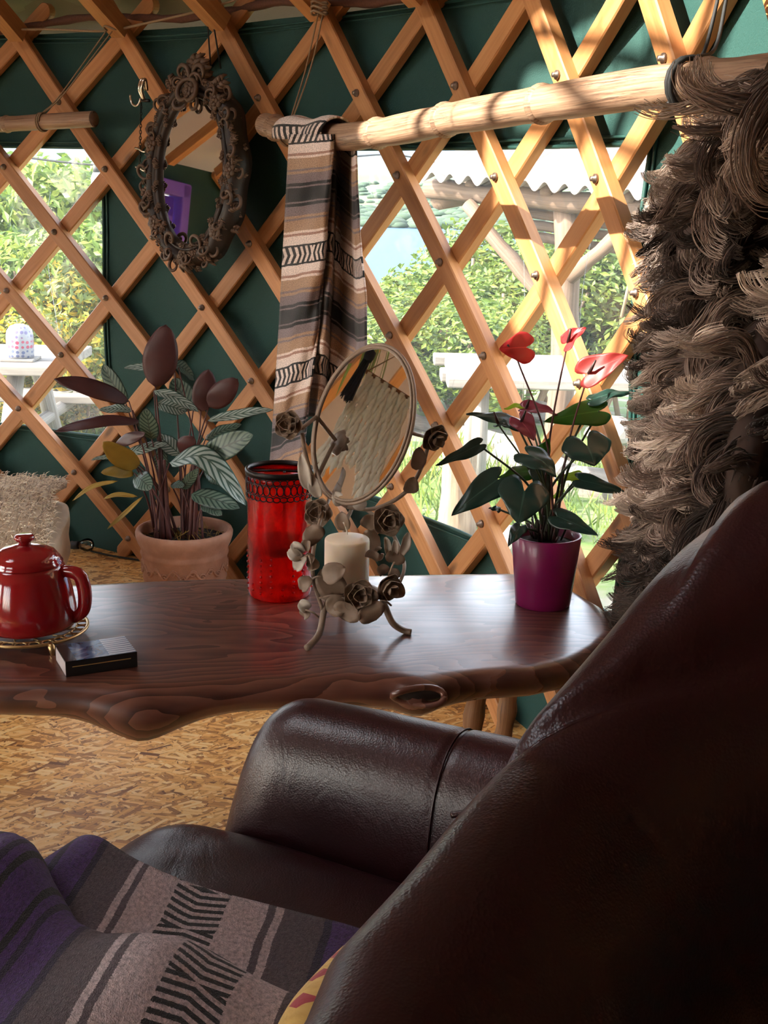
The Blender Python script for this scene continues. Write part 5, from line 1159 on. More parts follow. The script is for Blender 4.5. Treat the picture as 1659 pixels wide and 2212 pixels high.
def lay2(u, v):
    f = .36 + .56 * u; we = float(np.interp(f, [e[0] for e in EDG], [e[1] for e in EDG])); w = .12 + (we - .12) * v; ed = (we - w)
    lift = .036 * (1 - math.exp(-max(0, ed) / .016)) + .006
    hump = .030 * math.exp(-((f - .80) / .07)**2) * (1 if w > .3 else .6) + .018 * math.exp(-((f - .55) / .08)**2)
    if f > .84: hump -= (f - .84) * .9
    p = S(f, w, seat_top(min(f, .80), w) + lift + hump + .008 * nz(S(f, w, 0), 8, 4)); return p - b0
m = MB(); slab(m, lay2, 1, 100, 80, .008, pc=lambda u, v: (.12 + .63 * v, .36 + .56 * u - MF + .10 + .22 * (1 - v), 0)); m.build('upper_layer', M['blanket'], bl)

# ------------------------------------------------------------------ yellow patterned cushion behind the blanket
t = NT('mustard_print'); p = t.pc(); s3 = t.sep(p); gx = t.math('SUBTRACT', t.math('FRACT', t.math('MULTIPLY', s3[0], 30)), .5); gy = t.math('SUBTRACT', t.math('FRACT', t.math('MULTIPLY', s3[1], 30)), .5)
dia = t.math('LESS_THAN', t.math('ADD', t.math('ABSOLUTE', gx), t.math('ABSOLUTE', gy)), .27); n = t.noise(p, 160, 3)
c = t.mix(n.outputs[0], (.34, .19, .04), (.62, .40, .12)); c = t.mix(dia, c, (.26, .02, .03)); t.set(color=c, rough=.95, sheen=.1); t.bump(n.outputs[0], .5, .002); M['mustard'] = t.m
cu = empty('patterned_cushion', S(.405, .735, .458)); tag(cu, 'mustard yellow cushion with small red diamonds tucked behind the blanket', 'cushion'); c0 = cu.location.copy()
def pil(u, v):
    a = 2 * PI * u; b = PI * (v - .5); ca = math.copysign(abs(math.cos(a)) ** .55, math.cos(a)); sa = math.copysign(abs(math.sin(a)) ** .55, math.sin(a)); r = max(0, math.cos(b)) ** .8
    th = .040 * math.sin(b); return AX_W * (.095 * ca * r) + (Vector((0, 0, 1)) * .95 - AX_F * .32) * (.060 * sa * r) + (AX_F * .95 + Vector((0, 0, .32))) * th
m = MB(); grid(m, pil, 48, 24, pc=lambda u, v: (lambda q: (q.dot(AX_W), q.z, 0))(pil(u, v))); m.build('cover', M['mustard'], cu)
m = MB(); tube(m, [pil(k / 60, .5) * 1.01 for k in range(61)], .004, 6); m.build('piping', flat('red_piping', (.3, .03, .03), .8, .1), cu)
# ------------------------------------------------------------------ brown fleece hanging from the bamboo
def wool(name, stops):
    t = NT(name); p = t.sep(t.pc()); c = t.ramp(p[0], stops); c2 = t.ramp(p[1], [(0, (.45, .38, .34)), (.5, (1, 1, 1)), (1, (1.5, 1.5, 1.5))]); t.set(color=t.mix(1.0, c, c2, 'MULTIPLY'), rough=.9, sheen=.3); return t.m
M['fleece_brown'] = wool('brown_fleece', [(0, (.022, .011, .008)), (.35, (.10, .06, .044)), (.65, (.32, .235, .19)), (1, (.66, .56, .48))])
M['hide'] = flat('fleece_hide', (.05, .028, .02), .95, .3, 40)
OUT = [(160, 1605), (230, 1572), (300, 1490), (380, 1440), (470, 1412), (560, 1405), (640, 1412), (760, 1400), (850, 1390), (950, 1385), (1050, 1378), (1150, 1362), (1280, 1352), (1350, 1368), (1420, 1395)]
def fl_left(py): return float(np.interp(py, [o[0] for o in OUT], [o[1] for o in OUT]))
fr0 = at_wall(1560, 180, 2.36)
fle = empty('sheepskin', fr0); tag(fle, 'shaggy brown and grey sheepskin hanging from the end of the bamboo pole', 'sheepskin')
def hide_pt(u, v):
    py = 165 + 1260 * v; xl = fl_left(py); xl += 34; px = xl + (1890 - xl) * u
    R = 2.40 - .07 * math.sin(PI * min(1, u * 1.6)) - .02 * math.sin(v * 9 + u * 4); p = at_wall(px, py, R)
    return p
m = MB(); slab(m, lambda u, v: hide_pt(u, v) - fr0, 1, 30, 40, .012); m.build('hide', M['hide'], fle)
r = random.Random(21); NL = 900; NSt = 38; NP = 10; pos = []; rad_ = []; pcs = []
for L_ in range(NL):
    u = r.random() ** 1.15; w = r.random()
    if L_ < 170: u = r.random() * .05
    base = hide_pt(u, w); du = hide_pt(min(1, u + .02), w) - hide_pt(max(0, u - .02), w); dv = hide_pt(u, min(1, w + .02)) - hide_pt(u, max(0, w - .02)); nn = du.cross(dv).normalized()
    if nn.dot(YC - base) < 0: nn = -nn
    side = du.normalized(); down = Vector((0, 0, -1)); swirl = math.sin(base.z * 7 + u * 6); lft = -1 if u < .22 else (.8 * swirl - .45)
    ln = r.uniform(.05, .10) * (.8 if u < .08 else 1.1); patch = .5 + .5 * math.sin(w * 10.5 + u * 5 + .6); tone = min(1, max(0, r.random() * .5 + .65 * patch - .08))
    if w > .74 and u < .45: tone *= .4
    if w < .12: tone *= .8
    d0 = (nn * .8 + side * lft * .5 + down * .5 + Vector((r.gauss(0, .2), r.gauss(0, .2), r.gauss(0, .25)))).normalized(); d1 = (nn * .15 + side * lft * .7 + down * r.uniform(.3, 1.2) + Vector((r.gauss(0, .3), r.gauss(0, .3), r.gauss(0, .3)))).normalized()
    crl = r.choice((-1, 1)) * r.uniform(.5, 3.2); ax = d0.cross(d1); ax = ax.normalized() if ax.length > .01 else Vector((1, 0, 0)); spine = [base]
    for k in range(NP - 1):
        t_ = (k + 1) / (NP - 1); d = Quaternion(ax, crl * t_ ** 3) @ (d0 * (1 - t_) + d1 * t_).normalized(); spine.append(spine[-1] + d * ln / (NP - 1))
    fr = frames(spine); R0 = r.uniform(.008, .015); tw = r.uniform(-2.5, 2.5)
    for s_ in range(NSt):
        a = r.uniform(0, 2 * PI); rr = R0 * math.sqrt(r.random()); tn = min(1, max(0, tone + r.gauss(0, .08))); ph = r.uniform(0, 6.3); fq = r.uniform(9, 16); sh = r.uniform(.8, 1.06); stray = r.uniform(.5, 1.6) if r.random() < .1 else 0
        for k, (c, T, N_, B_) in enumerate(fr):
            t_ = k / (NP - 1); env = rr * (1.0 - .72 * t_ ** 1.2) + .004 * stray * t_; aa = a + tw * t_; cw = .0011 * math.sin(t_ * fq + ph)
            q = base.lerp(c, sh) if sh < 1 else c
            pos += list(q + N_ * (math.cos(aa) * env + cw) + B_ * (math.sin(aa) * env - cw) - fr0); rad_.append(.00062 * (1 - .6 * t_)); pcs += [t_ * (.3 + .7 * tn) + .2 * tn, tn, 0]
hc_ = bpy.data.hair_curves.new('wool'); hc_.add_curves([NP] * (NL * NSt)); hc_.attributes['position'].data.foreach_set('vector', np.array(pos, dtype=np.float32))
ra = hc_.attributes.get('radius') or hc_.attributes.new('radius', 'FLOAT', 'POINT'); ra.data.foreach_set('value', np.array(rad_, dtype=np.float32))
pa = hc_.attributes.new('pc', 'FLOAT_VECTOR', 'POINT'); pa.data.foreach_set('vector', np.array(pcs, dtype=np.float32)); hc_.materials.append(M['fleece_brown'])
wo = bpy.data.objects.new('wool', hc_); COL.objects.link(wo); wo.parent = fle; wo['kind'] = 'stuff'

# ------------------------------------------------------------------ cream day bed with a fleece on the left
M['cream'] = flat('cream_cover', (.74, .58, .40), .95, .15, 30, .3)
db = empty('day_bed', at_z(60, 1300, 0.0)); d0_ = db.location.copy(); tag(db, 'low day bed under a cream throw against the wall', 'day bed')
ca, cb_ = at_z(172, 1236, 0.0), at_z(66, 1545, 0.0)
axn = (cb_ - ca).normalized(); axl = Vector((axn.y, -axn.x, 0)); axl = axl if axl.x < 0 else -axl
Lb = (cb_ - ca).length
def bedbox(z0, z1, inset, nm, mat, l0=0.0, depth=.75, amp=.01):
    def fn(u, v):
        a = 2 * PI * u; e = .28; cx = math.copysign(abs(math.cos(a)) ** e, math.cos(a)); sy = math.copysign(abs(math.sin(a)) ** e, math.sin(a))
        k = 1.0
        if v > .8: k = math.cos((v - .8) / .2 * PI / 2) ** .5 if v < 1 else 0; zz = z0 + (z1 - z0) * (.86 + .14 * math.sin((v - .8) / .2 * PI / 2))
        else: zz = z0 + (z1 - z0) * .86 * v / .8
        p = ca + axn * (Lb / 2 + (Lb / 2 - inset) * cx * k) + axl * (depth / 2 + (depth / 2 - inset) * sy * k) + Vector((0, 0, zz)); q = Vector((p.x, p.y, zz)); w_ = amp * mnoise.noise(q * 6) + amp * .5 * mnoise.noise(q * 17)
        return q + Vector((w_, w_ * .6, w_ * .4)) * (1 if v > .02 else 0) - d0_
    m = MB(); grid(m, fn, 80, 30, wrap=True); return m.build(nm, mat, db)
bedbox(0.0, .13, .03, 'base', M['cream'], amp=.004); bedbox(.11, .235, .0, 'mattress', M['cream']); 
M['fleece_cream'] = wool('cream_fleece', [(0, (.55, .40, .25)), (.5, (.80, .64, .45)), (1, (.95, .84, .66))])
# cream fleece lying over the bed
fc = empty('cream_fleece', ca + axl * .25 + Vector((0, 0, .24))); tag(fc, 'thick cream sheepskin rug lying on the day bed', 'sheepskin'); fo = fc.location.copy()
def fcp(u, v):
    p = ca + axn * (.03 + .75 * v) + axl * (.02 + .62 * u + .02 * math.sin(v * 7)); z = .250 + .05 * math.sin(PI * min(1, u * 1.2 + .12)) ** .6 * math.sin(PI * min(1, v * 1.1 + .1)) ** .5
    return Vector((p.x, p.y, z))
m = MB(); slab(m, lambda u, v: fcp(u, v) - fo, 1, 24, 24, .02); m.build('hide', M['cream'], fc)
r = random.Random(8); v = []; f = []; p = []
for k in range(5200):
    u, w = r.random() ** 1.1, r.random(); b = fcp(u, w); d = Vector((0, 0, .5)) + axn * r.gauss(.25, .35) - axl * r.uniform(.1, .9) ; d = d.normalized() * r.uniform(.022, .045); s = d.cross(Vector((0, 0, 1))).normalized() * .0016; tn = r.random(); o = len(v); e = b + d * .6 + Vector((0, 0, .004)); t_ = b + d * 1.0 - Vector((0, 0, .006)); up = Vector((0, 0, .0012))
    for c, ww in ((b, 1.0), (e, .8), (t_, .1)):
        v += [c - s * ww - fo, c + s * ww - fo, c + up * ww * 1.5 - fo]
    p += [(0, tn, 0)] * 3 + [(.6, tn, 0)] * 3 + [(1, tn, 0)] * 3
    for q in range(2):
        for j in range(3): f.append((o + q * 3 + j, o + q * 3 + (j + 1) % 3, o + q * 3 + 3 + (j + 1) % 3, o + q * 3 + 3 + j))
wo = MB().add(v, f, p).build('wool', M['fleece_cream'], fc); wo['kind'] = 'stuff'

# ------------------------------------------------------------------ string-light bulb and cable on the floor by the wall
gb = at_z(178, 1172, .03); sb = empty('string_light', (gb.x, gb.y, 0)); tag(sb, 'clear glass bulb on a black cable lying by the foot of the wall', 'light bulb'); so_ = sb.location.copy()
t = NT('bulb_glass'); tr = t.n('ShaderNodeBsdfTransparent'); t.inp(tr, 0, (.95, .96, .95, 1)); g = t.n('ShaderNodeBsdfGlossy'); t.inp(g, 'Roughness', .05); fr_ = t.n('ShaderNodeFresnel'); t.inp(fr_, 0, 1.5); mx = t.n('ShaderNodeMixShader'); t.l(fr_.outputs[0], mx.inputs[0]); t.l(tr.outputs[0], mx.inputs[1]); t.l(g.outputs[0], mx.inputs[2]); t.l(mx.outputs[0], t.out.inputs[0]); M['bulb'] = t.m
ax_ = Vector((.8, -.3, .12)).normalized(); c = Vector((-.012, 0, .022))
m = MB(); tube(m, [c - ax_ * .03, c - ax_ * .028, c, c + ax_ * .002], [.006, .012, .0125, .0115], 14); m.build('socket', M['blackcord'], sb)
m = MB(); tube(m, [c + ax_ * s for s in (.002, .010, .022, .034, .044, .050, .052)], [.010, .013, .0185, .0205, .017, .008, .001], 16); m.build('bulb', M['bulb'], sb)
m = MB(); tube(m, [c + ax_ * .004, c + ax_ * .03 + Vector((0, 0, .004)), c + ax_ * .03 - Vector((0, 0, .004)), c + ax_ * .006], .0007, 4); m.build('filament', M['brass'], sb)
m = MB(); tube(m, spline([c - ax_ * .03] + [at_z(x, y, .004) - so_ for x, y in ((150, 1165), (175, 1183), (230, 1198), (300, 1210), (380, 1225), (510, 1240))], 8), .0028, 6); m.build('cable', M['blackcord'], sb)
# ------------------------------------------------------------------ houseplants
def striped_leaf(name, a, b, rib, gloss=.4):
    t = NT(name); p = t.sep(t.pc()); ax = t.math('ABSOLUTE', p[1]); ph = t.math('FRACT', t.math('SUBTRACT', t.math('MULTIPLY', p[0], 8.5), t.math('MULTIPLY', ax, 2.0)))
    band = t.ramp(t.math('ABSOLUTE', t.math('SUBTRACT', ph, .5)), [(.12, (1, 1, 1)), (.26, (0, 0, 0))]); c = t.mix(band, a, b); ribm = t.math('LESS_THAN', ax, .06); c = t.mix(ribm, c, rib); edge = t.math('GREATER_THAN', ax, .9); c = t.mix(edge, c, b)
    n = t.noise(t.obj(), 25, 3); hv = t.n('ShaderNodeHueSaturation'); t.inp(hv, 'Value', t.math('ADD', t.math('MULTIPLY', n.outputs[0], .5), .75)); t.l(c, hv.inputs['Color']); t.set(color=hv.outputs[0], rough=gloss); t.bump(ph, .2, .001); t.translucent(.12, hv.outputs[0]); return t.m
M['cal_dark'] = striped_leaf('prayer_leaf_dark', (.13, .19, .14), (.016, .05, .035), (.05, .07, .05)); M['cal_silver'] = striped_leaf('prayer_leaf_silver', (.36, .43, .38), (.035, .085, .06), (.06, .10, .07))
M['maroon'] = flat('maroon_underside', (.060, .016, .016), .45, .3, 30); M['olive'] = flat('yellowing_leaf', (.28, .17, .02), .5, .5, 18); M['cstem'] = flat('maroon_stem', (.085, .022, .018), .5, .4, 40); M['soil'] = flat('potting_soil', (.02, .013, .009), 1.0, .5, 90, .8)
t = NT('terracotta'); n = t.noise(t.obj(), 18, 5); sp = t.noise(t.obj(), 140, 3); c = t.ramp(n.outputs[0], [(.3, (.33, .155, .09)), (.55, (.45, .225, .14)), (.75, (.54, .31, .21))]); t.set(color=c, rough=.9); t.bump(sp.outputs[0], .25, .002); M['terra'] = t.m
PYc = 3.0; pc0 = at_y(398, 1140, PYc); PH = pc0.z; PR = .1215
cal = empty('prayer_plant', (pc0.x, pc0.y, 0)); tag(cal, 'striped-leaf prayer plant with maroon undersides growing in a terracotta pot', 'plant')
tpot = empty('terracotta_pot', (pc0.x, pc0.y, 0)); tag(tpot, 'terracotta flowerpot with a moulded vine band standing on the floor', 'flowerpot')
m = MB(); lathe(m, [(0, 0), (.088, 0), (.090, .006), (.100, .10), (.1035, .112), (.1055, .118), (.1045, .122), (.1065, PH - .070), (.1085, PH - .066), (.1105, PH - .060), (.108, PH - .054), (.1085, PH - .048), (.1155, PH - .034), (.1205, PH - .018), (PR, PH - .008), (PR - .003, PH - .001), (PR - .009, PH), (PR - .014, PH - .004), (PR - .017, PH - .03), (.09, PH - .06), (0, PH - .06)], 64); m.build('body', M['terra'], tpot)
zb = (.122 + PH - .070) / 2; rb = .1062
m = MB(); n_ = 200; tube(m, [Vector(((rb + .0005) * math.cos(2 * PI * k / n_), (rb + .0005) * math.sin(2 * PI * k / n_), zb + .011 * math.sin(2 * PI * k / n_ * 14))) for k in range(n_ + 1)], .0028, 6, cap=False)
for k in range(28):
    a = 2 * PI * (k + .5) / 28; s = 1 if k % 2 else -1; pts = []
    for q in range(14):
        b = q / 13 * 1.5 * 2 * PI; rr = .010 * (1 - q / 15); aa = a + rr * math.cos(b) / rb; pts.append(Vector(((rb + .001) * math.cos(aa), (rb + .001) * math.sin(aa), zb - s * .006 + rr * math.sin(b))))
    tube(m, pts, .0020, 5)
m.build('vine_relief', M['terra'], tpot)
m = MB(); lathe(m, [(0, PH - .022), (.06, PH - .024), (PR - .018, PH - .028)], 32); m.build('soil', M['soil'], tpot)
def zc3(x, y): return (x * .3858, 600 + y * .3858)
CAL = [ # base, tip, half width (zoom px), normal, bend, kinds(top, under), show, depth
 ((870, 612), (930, 262), 78, (.1, -1, .1), 10, 'm', .02), ((722, 692), (302, 566), 44, (-.2, -.8, .6), 40, 'm', -.04), ((790, 802), (305, 862), 30, (-.2, -.8, .6), 55, 'm', -.05), ((1125, 748), (1168, 512), 55, (.1, -1, .1), 8, 'm', .02), ((1168, 722), (1330, 566), 55, (.2, -1, .2), 12, 'm', .0),
 ((1000, 502), (696, 506), 28, (0, -.7, .8), 14, 's', .06), ((975, 480), (1085, 570), 42, (.2, -.7, .7), 16, 'd', .08), ((862, 632), (1112, 752), 30, (.1, -.7, .8), 30, 's', -.02), ((1165, 800), (1528, 738), 30, (.1, -.7, .8), 10, 's', -.02), ((1140, 1000), (1415, 880), 62, (.1, -.9, .4), 10, 'd', -.05),
 ((1150, 905), (1352, 822), 30, (.1, -.7, .8), 14, 'd', .02), ((1070, 1212), (1342, 1290), 46, (.1, -.8, .6), 20, 'd', -.04), ((770, 1062), (578, 920), 52, (-.2, -1, .3), 12, 'o', -.06), ((750, 1092), (566, 1090), 30, (-.2, -.9, .4), 14, 'o', -.05), ((850, 905), (820, 730), 46, (-.1, -1, .2), 10, 'd', -.03),
 ((705, 705), (578, 486), 42, (-.3, -.9, .3), 14, 'd', .04), ((700, 992), (936, 930), 30, (0, -.7, .8), 12, 's', .0), ((705, 990), (512, 1022), 16, (0, -.6, .8), 10, 's', .0), ((1012, 992), (880, 880), 40, (-.1, -.8, .5), 14, 's', .03), ((1010, 985), (1085, 890), 46, (.1, -1, .2), 8, 'm', -.01), ((765, 1108), (850, 1182), 46, (.1, -1, .3), 12, 'd', -.04),
 ((1020, 1182), (1112, 1068), 26, (.1, -1, .2), 8, 'd', -.03), ((880, 702), (1042, 752), 40, (.1, -.8, .6), 12, 's', .03), ((742, 742), (556, 742), 26, (-.2, -.6, .8), 12, 's', .02), ((1082, 742), (966, 566), 58, (-.1, -1, .2), 10, 'd', .05), ((1130, 1272), (1244, 1330), 30, (.2, -.8, .5), 10, 'd', -.05), ((905, 960), (905, 1100), 36, (0, -.9, .4), 12, 'd', .06), ((650, 930), (815, 870), 28, (-.1, -.9, .3), 8, 'm', -.02), ((1150, 1060), (1240, 1150), 40, (.1, -.9, .4), 10, 'd', .05), ((960, 1160), (1035, 1165), 22, (0, -.8, .6), 6, 'd', -.02)]
KM = {'m': ('cal_dark', 'maroon'), 's': ('cal_silver', 'maroon'), 'd': ('cal_dark', 'maroon'), 'o': ('olive', 'olive')}
clo = cal.location.copy(); pxm = 3.1 / FPX * .3858
def cal_leaf(b, t_, hw, nn, bend, kd, dy, mid=None):
    B = at_y(*zc3(*b), PYc + dy * .6) - clo; T = at_y(*zc3(*t_), PYc + dy * 1.6 - .02) - clo; mt = KM[kd]; mats = [M[mt[0]], M[mt[1]]]; nv_ = Vector(nn)
    mi = (0, 1)
    if kd == 'm': nv_ = -nv_
    m = MB(); leaf_solid(m, B, T, hw * pxm * 1.22, nv_, bend=(bend if kd != 'm' else -bend) * pxm, cup=(.12 if kd != 'm' else .2) * hw * pxm, th=.0007, ns=16, nw=8, mi=mi, wave=.002, seed=b[0], mid=(at_y(*zc3(*mid), PYc + dy - .03) - clo) if mid else None); m.build('leaf', mats, cal)
    return B
rs = random.Random(12); stems = []
for (b, t_, hw, nn, bend, kd, dy) in CAL: stems.append((cal_leaf(b, t_, hw, nn, bend, kd, dy), b))
stems.append((cal_leaf((950, 1036), (1376, 1275), 60, (.1, -.7, .8), 20, 's', -.06, (1150, 1010)), (950, 1036)))
for B, b in stems:
    cx = 935 if b[0] < 960 else 1080; root = at_y(*zc3(cx + rs.uniform(-70, 70), 1445), PYc + rs.uniform(-.04, .04)) - clo; root.z = PH - .03
    m = MB(); q = spline([root, root.lerp(B, .5) + Vector(((B.x - root.x) * -.18, rs.uniform(-.01, .01), .01)), B], 6); tube(m, q, [.0032 - .0016 * k / (len(q) - 1) for k in range(len(q))], 6); m.build('stem', M['cstem'], cal)
for cx in (915, 945, 1062, 1085):
    a = at_y(*zc3(cx, 1445), PYc - .02) - clo; a.z = PH - .03; b = at_y(*zc3(cx + (-25 if cx < 1000 else 25), 1020), PYc - .02) - clo; m = MB(); tube(m, spline([a, a.lerp(b, .5), b], 5), [.0075 - .0004 * k for k in range(11)], 8); m.build('stem', M['cstem'], cal)
for a, b, c in (((800, 1225), (690, 1330), (600, 1408)), ((660, 1138), (520, 1170), (405, 1250)), ((770, 1225), (660, 1215), (580, 1238))):
    m = MB(); q = [at_y(*zc3(*s), PYc - .04) - clo for s in (a, b, c)]; leaf_solid(m, q[0], q[2], .006, (0, -1, .5), mid=q[1], th=.0008, ns=10, nw=4, mi=(0, 0), cup=.004); m.build('dry_leaf', M['olive'], cal)
r = random.Random(2)
m = MB()
for k in range(60):
    a = r.uniform(0, 6.3); q = r.uniform(0, .085); z = PH - .026; tube(m, [Vector((q * math.cos(a), q * math.sin(a), z)), Vector((q * math.cos(a) + r.gauss(0, .02), q * math.sin(a) + r.gauss(0, .02), z + r.uniform(.004, .03)))], .0009, 4)
o = m.build('dry_stalks', M['olive'], cal); o['kind'] = 'stuff'

# anthurium in the magenta pot
M['magenta'] = flat('magenta_glaze', (.22, .006, .085), .35, .08, 12, coat=.2)
mg = at_z(1172, 1303, TZ); mpot = empty('magenta_pot', mg); tag(mpot, 'magenta glazed flowerpot standing at the end of the table', 'flowerpot')
MHt = at_y(1175, 1153, mg.y).z - TZ; r0_, r1_ = .0455, .0575
m = MB(); lathe(m, [(0, 0), (r0_ - .002, 0), (r0_, .002), (r1_, MHt - .001), (r1_ - .0008, MHt), (r1_ - .0035, MHt), (r1_ - .0045, MHt - .003), (r1_ - .008, MHt - .03), (0, MHt - .03)], 64); m.build('body', M['magenta'], mpot)
m = MB(); lathe(m, [(0, MHt - .008), (.03, MHt - .01), (r1_ - .007, MHt - .016)], 32); m.build('soil', M['soil'], mpot)
def ant_leaf(name, c0, c1, gl, tr):
    t = NT(name); p = t.sep(t.pc()); n = t.noise(t.obj(), 30, 3); ax = t.math('ABSOLUTE', p[1]); c = t.mix(n.outputs[0], c0, c1); c = t.mix(t.math('MULTIPLY', t.math('LESS_THAN', ax, .04), .6), c, tuple(min(1, x * 2.2 + .02) for x in c1)); ph = t.math('FRACT', t.math('SUBTRACT', t.math('MULTIPLY', p[0], 5), t.math('MULTIPLY', ax, 1.6))); t.set(color=c, rough=gl); t.bump(t.math('ADD', t.math('MULTIPLY', ph, .3), n.outputs[0]), .25, .003); t.translucent(tr, tuple(min(1, x * 3) for x in c1)); return t.m
M['ant'] = ant_leaf('anthurium_leaf', (.008, .026, .022), (.018, .05, .036), .28, .10); M['ant_g'] = ant_leaf('anthurium_leaf_green', (.02, .07, .015), (.05, .13, .02), .3, .35); M['ant_y'] = ant_leaf('anthurium_leaf_young', (.16, .26, .03), (.28, .38, .05), .35, .4)
M['spathe'] = ant_leaf('red_spathe', (.34, .02, .025), (.50, .05, .05), .4, .35); M['spathe_p'] = ant_leaf('pink_spathe', (.14, .02, .04), (.24, .05, .075), .3, .2); M['spathe_d'] = ant_leaf('deep_red_spathe', (.20, .018, .018), (.30, .035, .03), .45, .3)
M['spadix'] = flat('dark_spadix', (.03, .012, .010), .5, .3, 60); M['astem'] = flat('green_stem', (.03, .05, .018), .5, .3, 40); M['rstem'] = flat('brown_stem', (.09, .03, .03), .5, .3, 40)
ant = empty('anthurium', mg); tag(ant, 'anthurium with dark heart-shaped leaves and red flowers in the magenta pot', 'plant'); AY = mg.y
def zc5(x, y): return (900 + x * .3165, 660 + y * .3165)
pxa = 2.0 / FPX * .3165
ANT = [((548, 1190), (238, 1435), 118, (-.45, -1, .45), 8, 'ant', -.05), ((735, 1270), (690, 1490), 180, (0, -1, .55), 10, 'ant', -.085), ((770, 1020), (955, 1168), 118, (.25, -.75, .8), 16, 'ant', -.06), ((1165, 960), (1215, 1095), 180, (.1, -1, .4), 8, 'ant', -.03), ((1115, 1190), (1466, 1305), 66, (.3, -.9, .6), 12, 'ant', -.02),
 ((962, 1440), (1238, 1572), 78, (.3, -1, .4), 12, 'ant', -.06), ((1245, 720), (870, 795), 105, (-.1, -.8, .5), 10, 'ant_g', .03), ((1200, 640), (1474, 598), 62, (.2, -.6, .9), 14, 'ant', .04), ((425, 950), (128, 1090), 62, (-.4, -.8, .55), -4, 'ant', .0), ((680, 800), (338, 742), 72, (-.2, -.6, .9), 10, 'ant', .03), ((765, 680), (595, 705), 34, (0, -.6, .9), 6, 'ant_y', .05),
 ((760, 1130), (552, 1180), 70, (0, -.7, .8), 8, 'ant_g', .02), ((705, 1510), (624, 1645), 58, (-.3, -1, .3), 8, 'ant', -.06), ((850, 1015), (905, 905), 60, (.1, -1, .2), 6, 'ant_g', .0), ((1105, 1160), (944, 1195), 42, (0, -.8, .6), 6, 'ant_y', .02), ((850, 1130), (870, 1300), 90, (.2, -.8, .6), 6, 'ant', .0), ((1000, 1280), (910, 1320), 30, (0, -.8, .6), 6, 'ant_y', .03), ((560, 1390), (490, 1385), 26, (0, -.8, .6), 4, 'ant', .03)]
rs = random.Random(3)
def stem_to(B, mat, r_=.0021):
    root = Vector((rs.uniform(-.016, .016), rs.uniform(-.014, .014), MHt - .012)); m = MB(); k = Vector(((B.x - root.x) * .28, (B.y - root.y) * .28, (B.z - root.z) * .55)); q = spline([root, root + k, B], 7); tube(m, q, [r_ * 1.25 - r_ * .45 * i / (len(q) - 1) for i in range(len(q))], 7); m.build('stem', M[mat], ant)
for (b, t_, hw, nn, bend, kd, dy) in ANT:
    B = at_y(*zc5(*b), AY + dy) - mg; T = at_y(*zc5(*t_), AY + dy * 1.3 - .015) - mg; m = MB(); leaf_solid(m, B, T, hw * pxa, nn, bend=bend * pxa * 2, cup=-.10 * hw * pxa, prof='heart', th=.0008, ns=18, nw=12, mi=(0, 0), wave=.0022, seed=b[0]); m.build('leaf', M[kd], ant); stem_to(B, 'astem')
SPA = [((680, 352), (560, 298), 118, (.15, -1, .25), 'spathe', -.02, (620, 268), (735, 160)), ((1030, 250), (1158, 152), 72, (-.1, -.75, .7), 'spathe', .0, (1052, 160), None), ((1172, 462), (1445, 338), 112, (0, -.85, .55), 'spathe_d', -.02, (1222, 374), None), ((712, 790), (802, 922), 88, (.2, -.9, .5), 'spathe_p', -.03, (745, 716), None), ((745, 700), (962, 745), 66, (.1, -.6, .9), 'spathe_p', .02, (768, 640), None), ((560, 815), (640, 840), 40, (0, -.6, .9), 'ant', .0, (528, 728), None)]
for (b, t_, hw, nn, kd, dy, sp, mid) in SPA:
    B = at_y(*zc5(*b), AY + dy) - mg; T = at_y(*zc5(*t_), AY + dy - .015) - mg
    if mid:   # broad spathe seen face on: heart pointing left
        T = at_y(*zc5(*t_), AY + dy - .02) - mg; B2 = at_y(*zc5(745, 285), AY + dy) - mg; m = MB(); leaf_solid(m, B2, T, hw * pxa * .95, nn, bend=.004, cup=-.004, prof='heart', th=.0008, ns=16, nw=12, mi=(0, 0), wave=.0015)
    else: m = MB(); leaf_solid(m, B, T, hw * pxa, nn, bend=.004, cup=.004, prof='heart', th=.0008, ns=16, nw=12, mi=(0, 0), wave=.002, seed=b[0])
    m.build('spathe', M[kd], ant)
    E_ = at_y(*zc5(*sp), AY + dy - .016) - mg; m = MB(); tube(m, [B, B.lerp(E_, .3) + Vector((0, -.004, 0)), E_], [.0022, .0028, .0016], 8); m.build('spadix', M['spadix'], ant); stem_to(B, 'rstem' if b[1] < 500 else 'astem', .0017)
m = MB(); r = random.Random(6)
for k in range(40):
    a = r.uniform(0, 6.3); q = r.uniform(0, .025); tube(m, [Vector((q * math.cos(a), q * math.sin(a), MHt - .014)), Vector((q * math.cos(a) * 1.6, q * math.sin(a) * 1.6, MHt + r.uniform(.005, .035)))], .0018, 5)
o = m.build('dry_sheaths', M['spadix'], ant); o['kind'] = 'stuff'
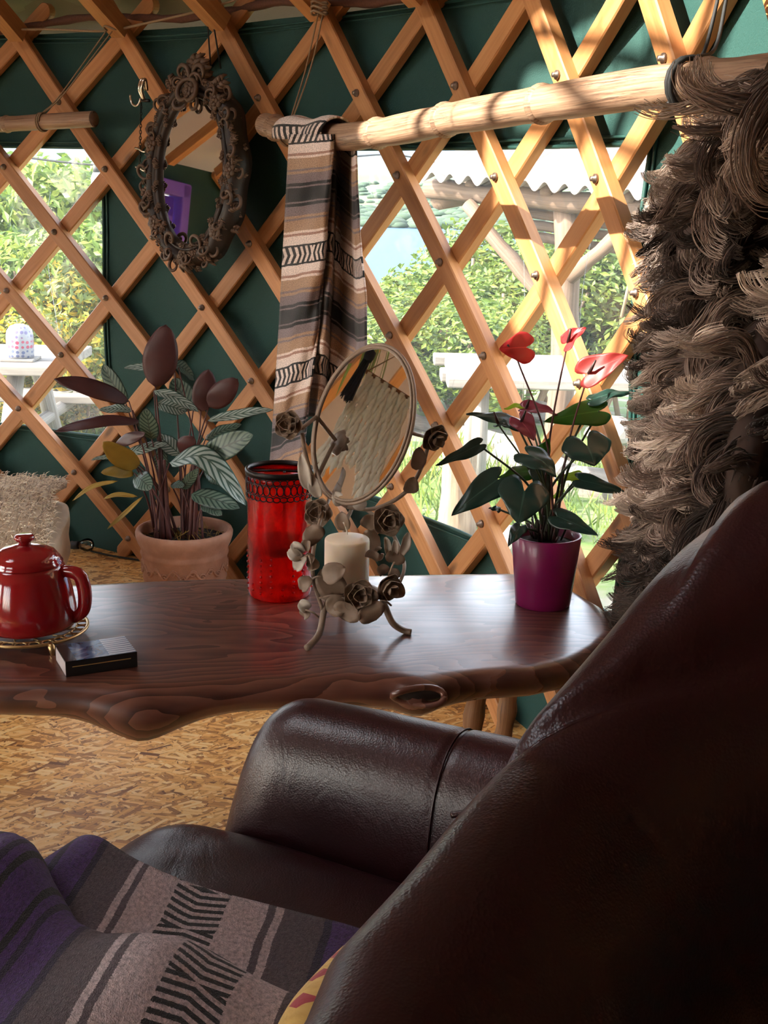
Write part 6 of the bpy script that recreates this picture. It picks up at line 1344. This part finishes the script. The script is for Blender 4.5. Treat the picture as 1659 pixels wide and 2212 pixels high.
# ------------------------------------------------------------------ things hanging in the middle of the yurt, seen in the vanity mirror
M['cotton'] = flat('macrame_cotton', (.90, .84, .76), .95, .2, 60, .3)
mac = empty('macrame_hanging', (-.97, 1.745, 1.22)); tag(mac, 'cream macrame wall hanging reflected in the vanity mirror', 'macrame')
m = MB(); tube(m, [Vector((0, -.075, 0)), Vector((0, .075, 0))], .006, 8); m.build('rod', M['branch'], mac)
m = MB(); tube(m, [Vector((0, -.07, 0)), Vector((0, 0, .12)), Vector((0, .07, 0))], .002, 5); tube(m, [Vector((0, 0, .12)), Vector((0, 0, 1.15))], .002, 5); m.build('cord', M['rope'], mac)
r = random.Random(4)
for k in range(34):
    y = -.062 + .124 * k / 33; ln = .27 + .05 * math.cos(k * .19) + r.uniform(-.015, .015); m = MB()
    pts = [Vector((.004 * math.sin(z * 60 + k), y * (1 + .25 * z / .3) + .004 * math.sin(z * 45 + k * 2), -z)) for z in np.linspace(0, ln, 22)]
    tube(m, pts, [.0052 + .0018 * math.sin(q * 2.1 + k) for q in range(21)] + [.001], 6)
    if k % 3 == 0:
        for q in range(4): lathe(m, [(0, -.006), (.006, 0), (0, .006)], 6, pts[3 + q * 4])
    m.build('strand', M['cotton'], mac)
M['navy'] = flat('navy_thread', (.015, .017, .03), .9, .3, 80)
ts = empty('tassel', (-.90, 1.838, 1.235)); tag(ts, 'dark navy tassel reflected at the top of the vanity mirror', 'tassel')
m = MB(); tube(m, [Vector((0, 0, 0)), Vector((0, 0, 1.1))], .0015, 5); m.build('cord', M['navy'], ts)
m = MB(); lathe(m, [(0, .012), (.012, .004), (.013, -.01), (.010, -.022), (0, -.024)], 12); m.build('head', M['navy'], ts)
m = MB()
for k in range(46):
    a = r.uniform(0, 6.3); q = r.uniform(.002, .012); tube(m, [Vector((q * .7 * math.cos(a), q * .7 * math.sin(a), -.018)), Vector((q * math.cos(a), q * math.sin(a), -.07)), Vector((q * 1.4 * math.cos(a), q * 1.4 * math.sin(a), -.125 - r.uniform(0, .012)))], .0014, 4)
o = m.build('fringe', M['navy'], ts); o['kind'] = 'stuff'
hp2 = empty('hanging_plant', (-1.10, 1.885, 1.28)); tag(hp2, 'hanging spider plant reflected in the vanity mirror', 'plant')
m = MB(); lathe(m, [(0, 0), (.05, 0), (.065, .09), (.06, .09), (.056, .07), (0, .07)], 24); m.build('pot', M['terra'], hp2)
m = MB()
for a in (0, 2.1, 4.2): tube(m, [Vector((.062 * math.cos(a), .062 * math.sin(a), .085)), Vector((0, 0, .4)), Vector((0, 0, 1.1))], .0015, 4)
m.build('cord', M['rope'], hp2)
M['spider'] = ant_leaf('spider_leaf', (.16, .26, .07), (.30, .40, .16), .4, .3)
for k in range(40):
    a = r.uniform(0, 6.3); L_ = r.uniform(.10, .22); d = Vector((math.cos(a), math.sin(a), 0)); B = Vector((0, 0, .075)); m = MB(); leaf_solid(m, B + d * .02, B + d * L_ * .75 + Vector((0, 0, -L_ * .9)), .006, (d.x * .4, d.y * .4, 1), mid=B + d * L_ * .5 + Vector((0, 0, .03)), th=.0006, ns=10, nw=2, mi=(0, 0)); m.build('leaf', M['spider'], hp2)
